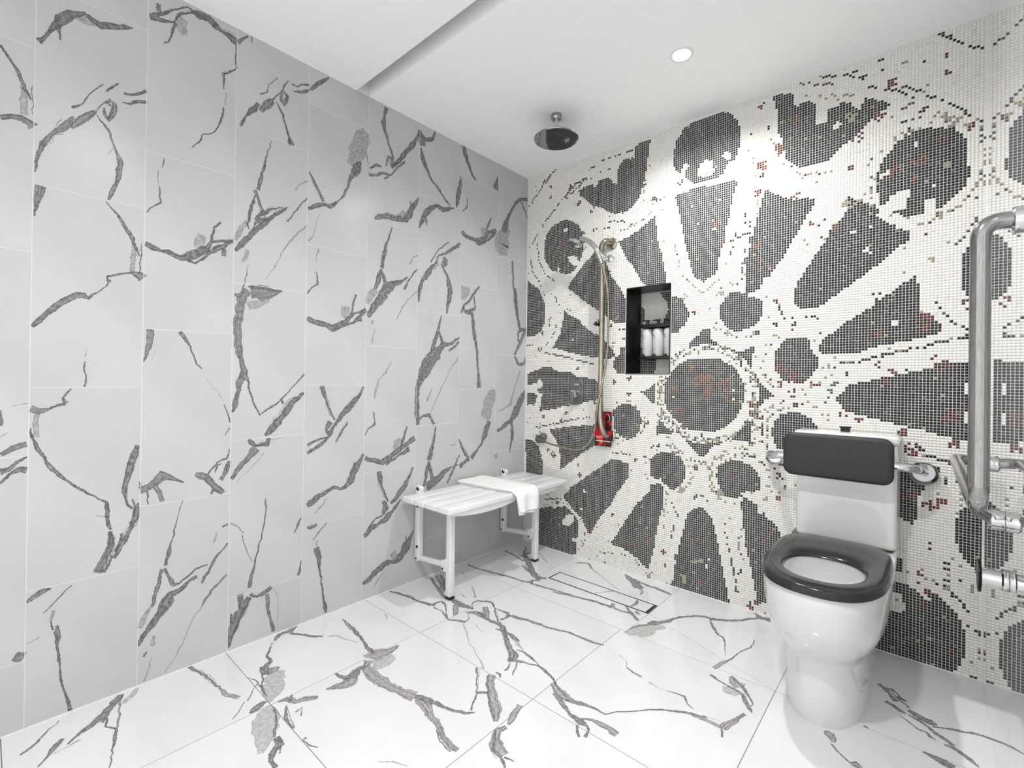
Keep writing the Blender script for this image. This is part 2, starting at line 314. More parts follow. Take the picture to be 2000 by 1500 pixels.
LINES="""
K 0.95 21,2212 126,2323 239,2400
K 0.85 151,2336 207,2386 239,2397
K 0.80 22,1930 98,2023 196,2122 282,2189 336,2230 380,2262 468,2285
D 0.70 282,2189 439,2265 497,2262
D 0.55 91,1951 101,1836 170,1727 244,1684
D 0.60 32,1860 51,1776 121,1680 164,1596
K 0.60 489,2331 579,2353 710,2354 798,2355
D 0.35 559,2284 646,2297 767,2307
D 0.40 313,2188 366,2215 439,2259
K 0.40 611,1987 690,1970 779,1934 797,1941
K 0.50 571,1945 652,1943
T 0.40 698,1916 779,1928 863,1966 898,2003 954,2055
T 0.45 826,2053 831,2125 854,2192
K 0.90 2022,2397 2152,2276
K 0.60 2032,2396 2072,2360
K 0.75 1642,2392 1731,2366 1756,2344 1798,2323
D 0.50 1568,2391 1700,2341
K 0.75 1816,2282 1907,2224 1967,2173
K 0.85 1924,2239 1988,2185 2059,2117 2074,2101 2112,2057 2154,2009
T 0.60 2014,2100 2064,2061 2122,2014
T 0.50 2014,2086 2064,2048 2113,2004
T 0.60 2143,1981 2153,1873 2133,1788 2091,1726 2007,1684 1966,1679
D 0.50 1919,2152 1972,2164
D 0.40 1930,2102 1994,2100
T 0.60 1761,1796 1785,1835 1821,1841 1855,1883 1826,1898
T 0.40 1456,2197 1501,2068 1579,1982 1672,1971 1735,1968
K 0.35 1345,1859 1362,1771 1274,1744
D 0.40 2068,1564 2106,1624 2139,1682
T 0.35 1389,2051 1398,1931 1399,1847
T 0.50 1006,1797 1016,1740 1029,1699 1039,1630 1074,1587 1124,1535 1157,1510 1201,1542 1243,1577
D 0.60 1305,1789 1301,1750 1294,1720 1284,1674
D 0.45 1345,1730 1348,1664 1338,1587 1333,1549
K 0.40 1370,1819 1366,1777 1367,1719
K 0.70 1477,1444 1494,1413 1498,1390 1515,1357 1566,1357 1622,1356 1640,1346 1658,1358
K 0.60 2025,1372 2051,1336 2072,1300 2097,1281 2106,1267 2107,1244
K 0.85 2107,1237 2072,1235 2029,1223 1979,1204 1947,1201 1911,1190 1862,1178 1821,1168 1790,1157 1756,1156 1721,1147
K 0.70 1750,1146 1760,1123 1750,1104 1760,1081
D 0.60 1722,1081 1680,1025
D 0.50 1681,982 1709,1069
T 0.50 1451,760 1450,884 1473,923 1513,947 1558,946
K 0.45 1433,905 1434,773
K 0.80 890,701 913,717 950,727
T 0.50 1012,725 1051,704 1094,690 1115,638 1120,581 1104,541
D 0.60 1126,470 1138,495 1170,494 1191,461
T 0.50 1299,725 1261,705 1223,685 1200,641 1189,615 1213,554 1241,511
K 0.50 1368,725 1425,705 1442,689 1446,648
K 0.60 1483,672 1516,632 1529,597 1539,570
T 0.50 1295,406 1298,442
T 0.50 976,482 972,387 965,277
D 0.50 1273,385 1285,297
D 0.50 1012,427 1042,371 1019,304 1010,244
D 0.50 977,116 977,67
D 0.60 1274,382 1283,308 1297,250 1308,191 1327,121 1332,70
T 0.40 1349,389 1338,277 1367,220
K 0.50 596,14 638,25
T 0.30 564,60 725,95 826,70 890,23
K 0.50 1343,157 1351,194
D 0.85 162,1237 244,1223 331,1206 380,1192 439,1179 531,1158
D 0.50 237,1593 257,1547 289,1513 387,1490
D 0.50 201,1459 189,1397 163,1378
D 0.50 256,1413 235,1368 190,1308 158,1283
K 0.90 21,1293 70,1291
K 0.70 694,1358 730,1356
D 0.70 700,1302 731,1301
D 0.70 104,757 235,786 389,823 519,849
D 0.60 112,738 188,692
D 0.60 182,304 322,329
D 0.70 658,658 776,648
K 0.80 2040,311 2061,310 2088,277 2108,256 2123,225
T 0.70 2081,423 2110,388
T 0.70 2009,323 2033,326
K 0.50 2011,481 2023,422
K 0.80 2147,178 2149,155
T 0.80 2148,108 2148,61
K 0.70 2125,7 2156,7
T 0.50 2128,334 2139,310
K 0.60 1999,788 2023,791 2041,779 2054,781 2081,767
K 0.70 2060,725 2061,687
T 0.60 2064,712 2084,711 2092,723
T 0.50 2042,670 2032,648
T 0.50 2099,669 2100,622 2090,600 2080,577
T 0.40 1644,2293 1696,2270 1719,2259
T 0.35 1596,2334 1675,2303 1729,2279 1778,2251
K 0.60 1844,2369 1867,2370
K 0.50 823,1020 853,1004
K 0.90 559,1416 563,1385
"""
SPOTS="""R,1.6,500,2078 R,1.8,408,2136 R,1.4,523,1957 R,1.6,339,2251 R,1.6,891,2043 R,1.3,1031,2100 R,1.3,143,2339 R,1.0,193,2296 R,1.0,194,2227 O,2.0,295,1901 R,1.6,1418,2354 O,2.2,1492,2130 R,2.0,1779,2084 R,1.8,1849,2148 R,1.2,1756,1966 O,2.0,1553,2245 O,1.6,1415,2068 R,2.0,1888,2269 T,2.0,1752,2180 K,1.0,1767,2363 K,1.0,1794,2328 K,0.6,1858,2327 O,2.2,1419,2073 R,1.6,1400,1948 O,1.8,1554,1898 R,1.2,1024,2095 K,1.2,1420,2027 O,1.5,1220,1844 K,0.8,1368,2235 K,0.8,1441,2241 O,1.8,1399,1709 O,1.5,1442,1603 O,1.5,1417,1633 O,1.2,1249,1744 R,1.2,1116,1415 O,1.2,1484,1432 O,1.0,1615,1760 K,1.0,1557,1323 K,1.1,1482,1332 K,1.1,1411,1295 T,1.6,1284,1298 T,1.8,1066,1499 T,1.8,1244,1500 O,3.2,1143,1073 O,3.0,1187,1073 O,3.2,1265,1054 O,2.6,1188,1012 O,2.0,1160,982 O,1.8,1021,1024 O,1.8,1101,1130 R,2.0,1040,910 R,2.0,1067,840 O,1.8,1288,983 W,0.7,1009,981 W,0.8,1306,1023 W,0.7,1307,980 R,1.8,1554,1015 R,1.2,1505,1061 R,1.3,1634,1063 R,3.0,1556,1091 R,2.0,1504,1128 R,1.0,1433,898 R,1.0,1433,856 R,1.4,1387,921 R,1.4,1380,960 K,1.0,1567,964 R,1.2,1856,1141 R,1.4,1900,1115 R,2.4,2048,1129 R,1.6,1883,1075 R,2.6,1998,1316 R,1.8,1996,1281 R,2.0,2103,1362 R,1.2,2018,1171 R,1.0,1849,1264 K,1.2,1848,1428 K,0.6,1942,1122 R,1.8,1741,941 R,1.4,1793,913 R,1.6,1930,877 R,2.6,1961,810 R,1.6,2083,841 R,2.2,2014,606 R,1.5,2047,626 R,2.6,2067,942 R,1.5,2104,978 K,1.2,1985,820 R,1.5,1960,628 R,1.0,1987,337 R,1.3,1981,300 R,1.0,2012,276 K,0.7,2062,401 K,0.7,2062,379 K,0.7,2061,334 K,0.7,2099,345 R,0.7,2120,188 R,1.4,2002,217 R,1.3,2079,69 T,1.3,2061,310 R,1.8,245,594 R,1.0,199,620 R,1.2,439,495 R,1.8,454,284 R,2.0,411,375 R,1.0,800,631 R,1.5,513,170 R,1.0,663,301 R,1.2,278,296 R,0.8,426,550 R,0.8,858,651 T,2.0,1054,506 R,2.2,749,1087 R,1.5,663,1053 R,2.0,746,991 R,1.4,137,1363 R,1.6,122,1263 R,1.4,108,1096 R,1.2,213,1141 R,1.2,370,1102 R,1.0,417,1134 O,1.6,33,1634 O,1.4,142,1442 R,1.4,116,993 R,1.5,174,942 R,1.4,540,941 T,2.0,649,1279 K,1.0,637,1378 R,1.2,135,1361 R,1.3,298,810 R,1.0,336,863 R,1.0,161,827 R,1.3,966,166 O,1.8,833,299 O,1.6,780,160 O,1.6,883,205 R,1.5,1110,282 R,1.2,1210,260 R,1.6,1164,55 R,1.8,1393,20 T,2.0,890,23 R,1.3,1463,380 R,1.5,1424,47 R,1.0,1332,70 R,1.5,1040,152 R,1.2,1448,330 R,1.4,1503,641 R,1.0,1132,628 R,1.0,800,629 O,1.0,1501,541 R,1.2,1308,605 T,1.8,1062,505 T,2.0,1248,520 R,0.9,870,837 K,0.8,1158,796 K,0.8,1363,876 O,2.0,1903,1912 O,2.2,1974,1933 R,1.8,2035,2001 R,1.5,2116,2008 O,1.6,1955,1869 T,1.0,2052,1890 T,2.0,2067,2045 R,1.0,1880,1895 K,0.6,1939,2064 K,0.9,1923,2098 R,0.7,1988,2132 K,0.6,1978,2120 R,1.2,1759,1721 O,1.0,1703,1729 T,1.8,1742,1814 K,0.6,1669,1764 K,0.6,1648,1742 R,0.7,1659,1697 R,1.0,2047,2304 R,1.0,2050,2238 K,0.6,1987,2307 R,1.3,1992,1646 T,1.5,2009,1547"""
RINGS="""1172,1001,20.5,24.0,0.50,TTDTK 1173,885,20.0,24.0,0.20,TTD 1331,1412,11.5,13.5,0.18,TTD 1565,1164,11.5,14.0,0.16,TTO 1559,837,13.0,15.0,0.20,TTR 987,596,10.5,12.5,0.12,TT 1333,605,11.5,14.0,0.14,TT 739,840,8.5,11.0,0.16,TTR 311,1892,12.5,14.5,0.30,DTK 1993,1884,16.0,18.5,0.16,TTD 2004,126,20.0,23.0,0.05,TT 306,143,15.0,17.0,0.18,TTD"""
WALL_VEINS="""
d -2369,2001,34 -2352,1974,33 -2329,1928,45 -2318,1896,50 -2305,1871,19
m -2367,1793,68 -2346,1805,69 -2324,1809,98 -2299,1794,140
l -2324,1904,56 -2321,1863,93 -2319,1822,84
d -2303,1914,9 -2302,1872,9 -2301,1830,9
d -2293,2054,81 -2275,2082,44 -2260,2115,79 -2245,2146,137 -2221,2178,115 -2192,2197,58 -2171,2187,82 -2153,2181,102 -2118,2198,100 -2091,2213,82 -2071,2219,17
d -2252,2120,71 -2246,2101,27 -2245,2083,25
l -2213,2176,87 -2188,2180,153 -2162,2177,64
d -2295,1660,15 -2293,1693,36 -2288,1717,50 -2279,1753,72 -2260,1790,42 -2244,1807,81 -2225,1835,87 -2213,1862,23
m -2216,1824,39 -2196,1858,101 -2175,1884,85 -2161,1901,54
d -2161,1899,16 -2150,1924,16 -2133,1949,17
d -2217,1888,40 -2193,1910,20 -2184,1931,19 -2168,1962,16 -2144,1996,16
d -2137,1976,21 -2124,1994,34 -2106,2017,21
m -2137,1936,21 -2126,1952,53 -2115,1946,63 -2114,1916,54 -2130,1886,74 -2139,1900,51 -2141,1922,23
d -2132,1940,25 -2119,1932,34 -2125,1906,33 -2132,1888,33
d -2096,1960,18 -2078,1962,32 -2054,1982,53 -2030,1989,48
d -2092,1991,47 -2069,1996,37 -2031,2028,54
d -2158,1891,14 -2131,1856,38 -2117,1815,21 -2108,1789,37 -2098,1763,81 -2101,1721,75 -2111,1676,56 -2120,1650,64 -2126,1625,26
d -2130,1775,8 -2117,1798,9
d -2133,1620,17 -2105,1589,33 -2082,1548,49 -2063,1517,64 -2052,1483,42 -2043,1461,21
l -2058,1494,70 -2062,1451,83 -2060,1397,60
d -2038,1504,12 -2040,1455,19 -2044,1400,12
m -2282,1624,111 -2285,1599,101 -2290,1571,64 -2294,1529,9
d -2026,2289,65 -1995,2313,62 -1964,2345,34 -1916,2384,35 -1897,2376,47
d -2003,2343,56 -2002,2316,71
d -2026,2282,72 -1994,2292,78 -1958,2305,33 -1938,2349,32 -1900,2373,42 -1883,2371,118 -1860,2378,53 -1831,2365,105 -1807,2358,56 -1783,2355,106 -1753,2344,125
m -1900,2374,34 -1877,2378,139 -1849,2381,117 -1822,2367,98
d -1950,2306,51 -1963,2261,37 -1973,2227,22 -1986,2217,25
l -1927,2333,115 -1937,2301,161 -1926,2278,101
d -1759,2331,25 -1756,2245,32
d -1756,2245,27 -1799,2201,31 -1798,2143,18
d -1791,2133,9 -1792,2084,9
d -1800,2074,28 -1805,2031,39 -1817,1992,26 -1831,1966,22 -1866,1946,21 -1874,1916,30 -1898,1884,15
m -1980,1815,20 -1985,1782,20
m -1995,1769,8 -1994,1720,8
d -1992,1714,21 -1986,1660,34 -2006,1642,20 -2026,1614,19
d -2029,1508,82 -2004,1497,96 -1983,1492,45 -1963,1493,85 -1926,1479,98 -1899,1491,148 -1871,1510,128 -1845,1532,95 -1831,1565,45 -1823,1614,39 -1802,1639,34
l -1860,1576,135 -1871,1549,148 -1877,1525,108
d -1831,1557,44 -1796,1570,52 -1758,1578,67
d -1904,1473,47 -1882,1469,36 -1848,1501,46 -1807,1543,101 -1758,1578,49
d -1789,1541,78 -1790,1513,72
d -1752,2346,77 -1733,2373,42 -1717,2390,37
d -1704,2396,20 -1704,2371,20
d -1741,2027,44 -1731,2049,56 -1722,2074,27 -1690,2116,111 -1677,2146,69
m -1667,2119,85 -1644,2154,142 -1623,2182,86
d -1623,2182,40 -1603,2213,29 -1582,2245,30 -1561,2293,24
d -1671,2185,42 -1644,2205,23 -1638,2240,17 -1604,2283,17
m -1582,2238,64 -1563,2224,69 -1574,2182,54 -1588,2198,71 -1585,2229,34
d -1567,2237,29 -1567,2193,36
d -1538,2258,28 -1501,2272,60 -1471,2297,38
d -1546,2285,42 -1524,2284,27 -1501,2306,33 -1472,2317,51
d -1609,2184,21 -1580,2142,50 -1565,2089,40 -1553,2056,57 -1543,2029,124
d -1624,2017,13 -1647,1925,38 -1660,1856,63 -1672,1802,69
m -1686,1798,75 -1679,1786,76
d -1679,1782,31 -1697,1716,68 -1710,1656,38 -1703,1637,21
l -1710,1670,60 -1735,1622,103 -1752,1583,70
d -1679,1786,44 -1665,1747,59 -1654,1721,89
d -1751,1543,59 -1721,1583,102 -1683,1635,104 -1643,1681,118 -1609,1719,64 -1581,1741,65 -1556,1767,19
d -1687,1641,25 -1677,1686,61 -1651,1715,94 -1617,1743,26 -1574,1758,28
m -1670,1667,112 -1637,1697,114
d -1559,1707,46 -1545,1722,26 -1530,1752,27 -1501,1795,27 -1474,1829,27
l -1524,1848,47 -1513,1874,20 -1475,1902,47
l -1606,1507,13 -1572,1581,27 -1529,1650,47 -1472,1712,27
l -1708,1558,63 -1711,1530,74 -1727,1505,48
l -1640,1450,13 -1599,1516,20
m -1725,1380,31 -1704,1496,9
d -1471,2297,50 -1447,2325,75 -1415,2360,82 -1386,2392,32
d -1468,1945,36 -1440,1898,63 -1419,1865,55 -1402,1835,73
d -1470,1784,69 -1438,1806,92 -1406,1822,77 -1373,1822,105 -1340,1849,50
l -1422,1778,15 -1441,1687,22 -1468,1646,49
d -1361,1834,57 -1332,1859,29 -1306,1891,60 -1285,1943,56 -1272,1989,102 -1246,2039,168 -1223,2073,75
d -1250,1996,70 -1223,2048,39
l -1198,2227,193 -1220,2183,358 -1234,2136,367 -1251,2088,276 -1273,2038,232
d -1201,2132,26 -1191,2101,20 -1180,2028,20
l -1422,1624,39 -1431,1560,16
d -1430,1521,25 -1422,1467,46 -1453,1443,29 -1468,1419,29
d -1467,1315,88 -1419,1298,121 -1378,1293,99 -1352,1279,144 -1318,1298,135 -1284,1318,114 -1248,1359,57 -1188,1383,58
d -1262,1350,62 -1253,1401,53 -1239,1449,35
l -1292,1386,179 -1289,1355,219 -1297,1333,152
d -1344,1274,55 -1301,1300,48 -1247,1316,58 -1183,1384,128
d -1216,1346,93 -1215,1325,84
d -1398,1021,106 -1388,986,90 -1377,962,41 -1355,905,49 -1333,868,33
d -1194,1019,37 -1214,975,73 -1241,950,134 -1277,910,160 -1311,871,105 -1337,840,61
d -1354,861,129 -1374,826,67 -1357,801,84 -1341,840,43
d -1337,840,52 -1353,800,52 -1386,771,76 -1426,747,66 -1458,731,74
d -1458,764,65 -1427,779,49 -1399,788,49 -1370,794,25
d -1271,856,36 -1302,809,63 -1327,766,36
d -1184,698,68 -1209,663,116 -1231,628,173 -1253,581,191 -1280,556,101 -1302,551,56 -1332,564,83 -1374,547,104 -1415,530,130 -1454,505,77
d -1235,666,36 -1231,628,36
l -1365,518,27 -1394,487,54 -1422,461,18
d -1454,502,86 -1431,516,128 -1407,522,59
d -1453,408,48 -1437,408,99 -1409,414,59
d -1365,412,28 -1404,373,27 -1428,349,18
l -1408,342,42 -1411,318,42
d -1411,312,112 -1401,278,109 -1393,204,39 -1382,138,39 -1373,63,47 -1366,33,93 -1361,10,47
d -1090,2389,110 -1100,2346,55 -1106,2308,141 -1098,2276,78 -1079,2230,57 -1058,2185,69 -1045,2154,58
d -1180,2028,66 -1146,2038,56 -1107,2062,58 -1066,2067,45
d -1176,2060,38 -1142,2089,71 -1112,2090,37
m -1087,2104,55 -1073,2153,81 -1052,2152,92 -1056,2114,99
d -1056,2106,57 -1025,2143,82 -994,2182,125 -962,2226,110 -929,2271,148 -902,2319,74 -887,2353,57
d -1096,2039,55 -1056,2070,32 -1025,2112,41 -977,2165,58
d -1147,1825,40 -1123,1843,137 -1073,1862,149 -1020,1861,119 -967,1873,170 -940,1915,169 -918,1958,123 -888,2005,47
l -1021,1875,83 -973,1906,127
d -934,1931,58 -941,1972,35
d -1049,1813,19 -1071,1737,48 -1090,1671,106 -1104,1598,97
d -1106,1593,66 -1118,1552,122 -1137,1488,65
l -1137,1488,131 -1165,1449,177 -1178,1413,91
d -1107,1589,63 -1088,1548,95 -1077,1514,137
d -1177,1353,79 -1145,1400,177 -1106,1448,198 -1077,1497,267 -1036,1530,156 -993,1546,88 -950,1581,36
d -1072,1524,51 -1026,1545,43 -983,1557,44
d -971,1513,69 -950,1553,39 -917,1605,38 -887,1634,28
l -940,1647,49 -919,1689,23 -888,1704,45
l -1017,1353,29 -970,1431,49 -937,1472,29 -885,1519,38
l -1138,1299,19 -1152,1224,48
l -1158,1331,92 -1144,1324,93
l -1039,1142,20 -1070,1088,48 -1109,1052,29 -1124,1009,69 -1133,961,39
d -1136,896,29 -1130,835,60 -1164,816,38 -1180,787,29
d -1178,678,99 -1142,663,101 -1082,647,152 -1042,665,149 -1000,691,132 -957,714,102 -890,750,146
d -979,707,77 -958,760,67 -942,814,45
l -1001,755,152 -990,727,247 -1000,696,219
d -1062,631,50 -999,664,60 -923,697,143
d -1102,606,116 -1091,552,106 -1080,515,47 -1048,447,47
d -899,599,35 -921,554,81 -953,503,125 -996,460,109 -1032,435,74
m -1069,447,92 -1053,413,105 -1073,390,76
m -1074,455,96 -1063,417,125 -1078,394,76
d -974,443,56 -1016,399,77 -1057,363,158 -1097,349,79 -1137,336,122 -1179,305,102
d -1048,423,44 -1078,385,52 -1118,376,41 -1156,341,42
d -891,271,37 -909,234,122 -926,210,218 -947,174,204 -979,142,148 -1011,135,85 -1053,144,128 -1093,125,141 -1142,92,137 -1182,81,59
d -938,252,32 -934,217,54
l -991,177,224 -1022,158,222
l -1063,103,22 -1093,81,45 -1122,45,22
d -887,2362,111 -882,2336,170 -849,2328,107 -801,2349,85 -792,2372,72 -784,2395,42
m -873,2325,184 -866,2285,160
d -878,2272,50 -865,2220,142 -834,2173,92 -797,2119,53 -747,2086,53 -708,2049,53 -673,2027,52
d -594,2216,27 -598,2174,141 -610,2119,164 -626,2031,51
d -882,1851,61 -859,1900,130 -836,1939,145 -807,1976,136 -764,2001,87 -720,1991,143 -681,2007,94 -639,2023,29
d -836,1911,60 -835,1876,36
d -878,1462,46 -876,1528,111 -847,1589,93 -812,1634,172 -777,1679,61
l -789,1657,98 -752,1693,149
m -715,1730,100 -695,1715,132 -708,1682,78 -721,1709,92
d -777,1679,54 -747,1734,40 -703,1753,58 -651,1794,69 -591,1833,79
d -801,1684,42 -753,1762,30 -678,1820,39
d -677,1773,58 -598,1816,39
d -733,1692,38 -687,1636,80 -662,1561,159 -674,1489,127 -686,1423,51
d -724,1410,37 -739,1340,84 -755,1309,46
d -748,1320,84 -775,1240,130 -792,1190,71
d -739,1321,63 -719,1273,101 -706,1244,151
d -792,1200,78 -833,1141,191 -861,1074,137 -878,1008,139 -879,895,138 -871,816,103
d -866,1026,110 -821,1093,190 -779,1152,205 -743,1213,249 -706,1249,153 -654,1258,82 -590,1298,54
d -666,1217,53 -614,1250,66 -592,1272,81
d -878,829,77 -846,860,52 -798,868,106 -783,843,67 -763,811,79
l -786,882,24 -726,987,49 -664,1097,24 -591,1190,49
l -814,938,83 -800,969,48 -783,1012,24
d -750,802,38 -765,716,75 -782,669,124 -794,622,136
d -794,617,62 -811,557,111 -827,488,86
d -794,612,70 -780,562,105 -767,512,140
d -809,480,168 -767,500,246 -717,519,175 -680,549,119 -641,564,44 -583,571,43
d -665,477,54 -627,542,81 -594,598,68 -574,627,54
d -581,2397,151 -567,2359,153 -552,2333,124 -523,2281,78 -478,2231,62
d -292,2319,38 -300,2270,151 -307,2232,193
d -544,2108,42 -544,2056,48 -581,2023,30
d -583,1906,104 -543,1885,132 -486,1883,102 -442,1877,208 -397,1904,192 -364,1955,109 -297,1983,106
d -383,1961,79 -361,2010,79 -341,2048,39
d -427,1875,51 -366,1905,55 -312,1968,120
l -401,1973,265 -398,1947,287 -412,1916,156
l -545,1594,340 -551,1557,283 -575,1518,60
d -433,1615,72 -480,1563,72 -515,1516,69 -557,1484,70 -581,1440,62
d -479,1552,59 -466,1485,59 -478,1463,79
d -563,1480,56 -549,1451,86 -513,1450,136 -478,1481,69
d -492,1453,88 -475,1344,132 -451,1240,74 -442,1155,59 -433,1070,89 -424,1011,163
l -296,1003,107 -316,961,373 -346,918,379 -353,875,385 -375,827,331
d -336,808,170 -366,740,198 -395,682,73 -446,629,83 -482,596,122
d -497,597,147 -532,581,98 -573,559,122
d -583,718,50 -554,661,74 -511,599,86
l -643,685,21 -603,691,32
d 12,2269,114 -72,2240,110 -125,2199,89 -175,2116,83 -208,2050,216 -231,1988,146
d -63,2229,57 4,2135,58
l -194,2025,282 -231,1954,482 -246,1894,545 -228,1842,343
d -143,1827,70 -131,1677,71 -111,1564,89 -82,1452,90
d -113,1654,89 -83,1483,108 -59,1392,108
d -80,1372,87 -36,1394,106 5,1392,73
m 1,1409,100 -43,1323,113 -113,1222,93
d -80,1367,90 -70,1309,72
d -112,1213,78 -67,1163,92 -12,1170,85 9,1217,87
l -48,1122,51 -116,981,51 -141,901,116 -265,860,18
d 14,1002,118 -35,933,252 -87,853,277 -138,798,145 -197,772,145 -263,738,79
d -134,820,86 -119,704,140 -130,659,70 -143,600,70
l -276,600,190 -272,571,143
d -2296,1199,52 -2280,1218,73 -2265,1241,65 -2242,1269,82 -2218,1291,87 -2198,1307,90 -2181,1308,86 -2170,1301,53 -2147,1324,19 -2129,1345,19 -2120,1361,23
d -2121,1361,59 -2127,1377,36 -2107,1386,39 -2080,1396,29 -2059,1403,41
m -2061,1401,61 -2042,1395,123 -2033,1387,149
l -2174,1138,8 -2175,1115,17
d -2176,1098,17 -2179,1075,25 -2173,1053,17 -2177,1017,26
d -2354,822,59 -2331,838,76 -2302,848,79
d -2355,773,88 -2337,778,65 -2323,795,43 -2301,811,35
d -2354,739,32 -2334,765,38 -2316,775,80 -2301,771,92
m -2357,951,24 -2355,905,35
l -2356,874,12 -2340,885,12
l -2336,961,8 -2300,970,16
d -2207,1013,19 -2226,985,29 -2220,966,56 -2216,974,40
d -2220,966,55 -2238,961,38 -2257,950,37
m -2257,950,38 -2277,944,91 -2296,954,99
l -2280,938,65 -2284,905,68 -2283,865,72
d -2295,895,15 -2294,874,38 -2287,857,35 -2279,830,51 -2265,807,36 -2251,772,62 -2227,741,49 -2207,719,32 -2173,688,38 -2138,655,25 -2116,641,40 -2113,608,41 -2117,591,58
d -2119,640,44 -2115,598,57 -2113,568,57 -2106,549,31
m -2110,544,44 -2105,520,91 -2111,480,99 -2124,449,114 -2139,418,104
d -2103,543,19 -2114,493,19 -2115,423,18
d -2144,603,8 -2115,595,8
d -2040,821,51 -2047,794,101 -2057,759,95 -2064,724,84 -2073,686,71 -2070,647,32 -2063,622,37 -2051,607,29
d -2052,640,23 -2045,614,33 -2049,585,26 -2059,557,21
d -2036,625,29 -2038,588,76 -2050,555,64 -2066,516,70 -2086,474,70 -2098,453,54
d -2078,531,39 -2082,502,46 -2096,476,38
d -2102,466,30 -2111,433,36 -2124,414,55
d -2297,376,38 -2281,388,71 -2262,400,80 -2245,401,28
d -2198,396,17 -2223,371,22 -2242,350,16 -2261,330,11
l -2238,332,43 -2244,301,30
d -2244,301,19 -2239,272,26
m -2231,283,38 -2225,244,52 -2230,219,22
d -2237,266,26 -2229,224,38 -2225,189,35 -2221,137,27 -2217,97,27 -2210,66,26 -2202,34,49 -2195,-2,57
l -2298,251,14 -2268,263,15
m -2322,212,53 -2313,221,141 -2301,214,134
m -2011,1215,99 -2011,1178,89 -2019,1141,60 -2028,1104,20
d -2021,1214,18 -2005,1213,25
l -1994,1149,8 -2006,1111,8
d -1926,1215,65 -1908,1189,59 -1894,1167,29 -1880,1129,29 -1874,1103,30 -1854,1084,19
l -1842,1045,9 -1806,1004,9 -1787,970,15
d -1781,950,18 -1768,915,24 -1760,880,24
d -1760,860,20 -1776,834,20
d -1760,779,19 -1769,744,41 -1799,734,28 -1819,710,33 -1831,694,33
m -2032,665,125 -2008,673,107 -1988,688,122 -1970,708,180 -1952,699,99 -1928,686,41 -1906,673,18
m -1990,676,74 -1977,649,74 -1969,617,70
d -2033,695,29 -2030,676,29
d -2013,661,29 -2008,614,20
m -1871,698,62 -1854,691,124 -1836,682,117 -1816,655,98 -1797,632,117 -1779,614,89
d -1759,733,65 -1771,696,85 -1788,665,73
d -1807,695,25 -1799,724,40 -1787,726,21
d -1818,616,38 -1810,641,51
d -1907,610,12 -1919,571,14 -1929,521,23 -1939,473,22 -1946,437,67 -1956,389,56
d -1966,379,66 -1973,344,55 -1983,303,61 -1992,257,38
l -1992,263,62 -2012,233,78 -2028,196,76
d -1958,380,39 -1947,348,39 -1934,313,73
d -2030,136,29 -2018,162,80 -1996,190,109 -1977,217,108 -1956,250,190 -1939,282,123 -1915,287,85 -1888,311,50 -1860,322,58
d -1936,313,66 -1915,313,35 -1888,331,35 -1866,350,36 -1826,355,21
d -1962,271,28 -1967,241,27
d -1845,291,39 -1837,312,54 -1817,343,41 -1803,372,49 -1782,394,29 -1761,419,36
l -1807,434,44 -1798,472,16
d -1780,485,36 -1761,492,44
l -1953,10,14 -1922,53,20 -1891,117,20 -1869,174,27 -1841,210,36
m -1841,210,35 -1813,254,44 -1762,299,38
l -1986,155,43 -1990,120,64
d -2015,93,45 -2005,106,39
l -1990,82,9 -2014,6,29
d -1751,1375,50 -1731,1370,71
m -1693,1393,247 -1639,1397,252 -1605,1402,129 -1573,1414,29
d -1703,1412,35 -1646,1418,36 -1576,1414,45
m -1703,1398,157 -1725,1360,186 -1733,1310,144 -1739,1247,126 -1736,1178,140 -1728,1136,96 -1718,1095,97 -1704,1046,111
l -1702,1335,137 -1666,1347,136 -1625,1374,116
m -1717,1081,64 -1728,1039,128 -1735,990,76 -1743,949,109 -1753,920,39
d -1701,1046,46 -1687,989,39 -1670,939,33 -1651,903,40
d -1646,910,29 -1618,930,37 -1577,958,30 -1548,988,30 -1504,1040,30 -1476,1071,38
d -1573,970,57 -1562,947,43
d -1475,991,62 -1511,965,116 -1540,928,129 -1561,899,113 -1582,874,165 -1603,849,149 -1631,821,52
d -1694,813,45 -1684,798,98 -1664,782,49 -1644,787,73 -1623,785,112 -1617,810,71
m -1664,773,159 -1686,745,108 -1715,717,93 -1734,691,84 -1752,663,69
l -1733,646,11 -1689,692,15 -1656,724,15 -1636,750,22
l -1617,803,18 -1560,805,15
l -1623,567,14 -1622,509,17
d -1625,563,21 -1627,483,28 -1638,421,29 -1651,359,36 -1663,305,36 -1676,259,64 -1681,222,69
l -1753,493,43 -1724,472,24 -1705,444,42
m -1711,438,24 -1696,385,18 -1672,325,12
d -1480,456,34 -1495,425,50 -1509,398,17
d -1477,275,16 -1482,231,57 -1490,214,60
m -1749,20,47 -1741,72,137 -1726,121,185 -1707,142,155 -1682,187,77
d -1752,14,29 -1737,56,29 -1713,117,45 -1675,181,39
d -1714,208,105 -1710,172,105 -1707,142,56
d -1745,142,37 -1744,101,50
d -1678,196,60 -1655,178,49 -1628,183,90 -1597,200,84
m -1614,175,60 -1610,137,74 -1606,92,54
d -1607,107,52 -1597,59,52 -1587,13,65
l -1586,195,13 -1571,124,14 -1569,78,14 -1573,19,15
"""
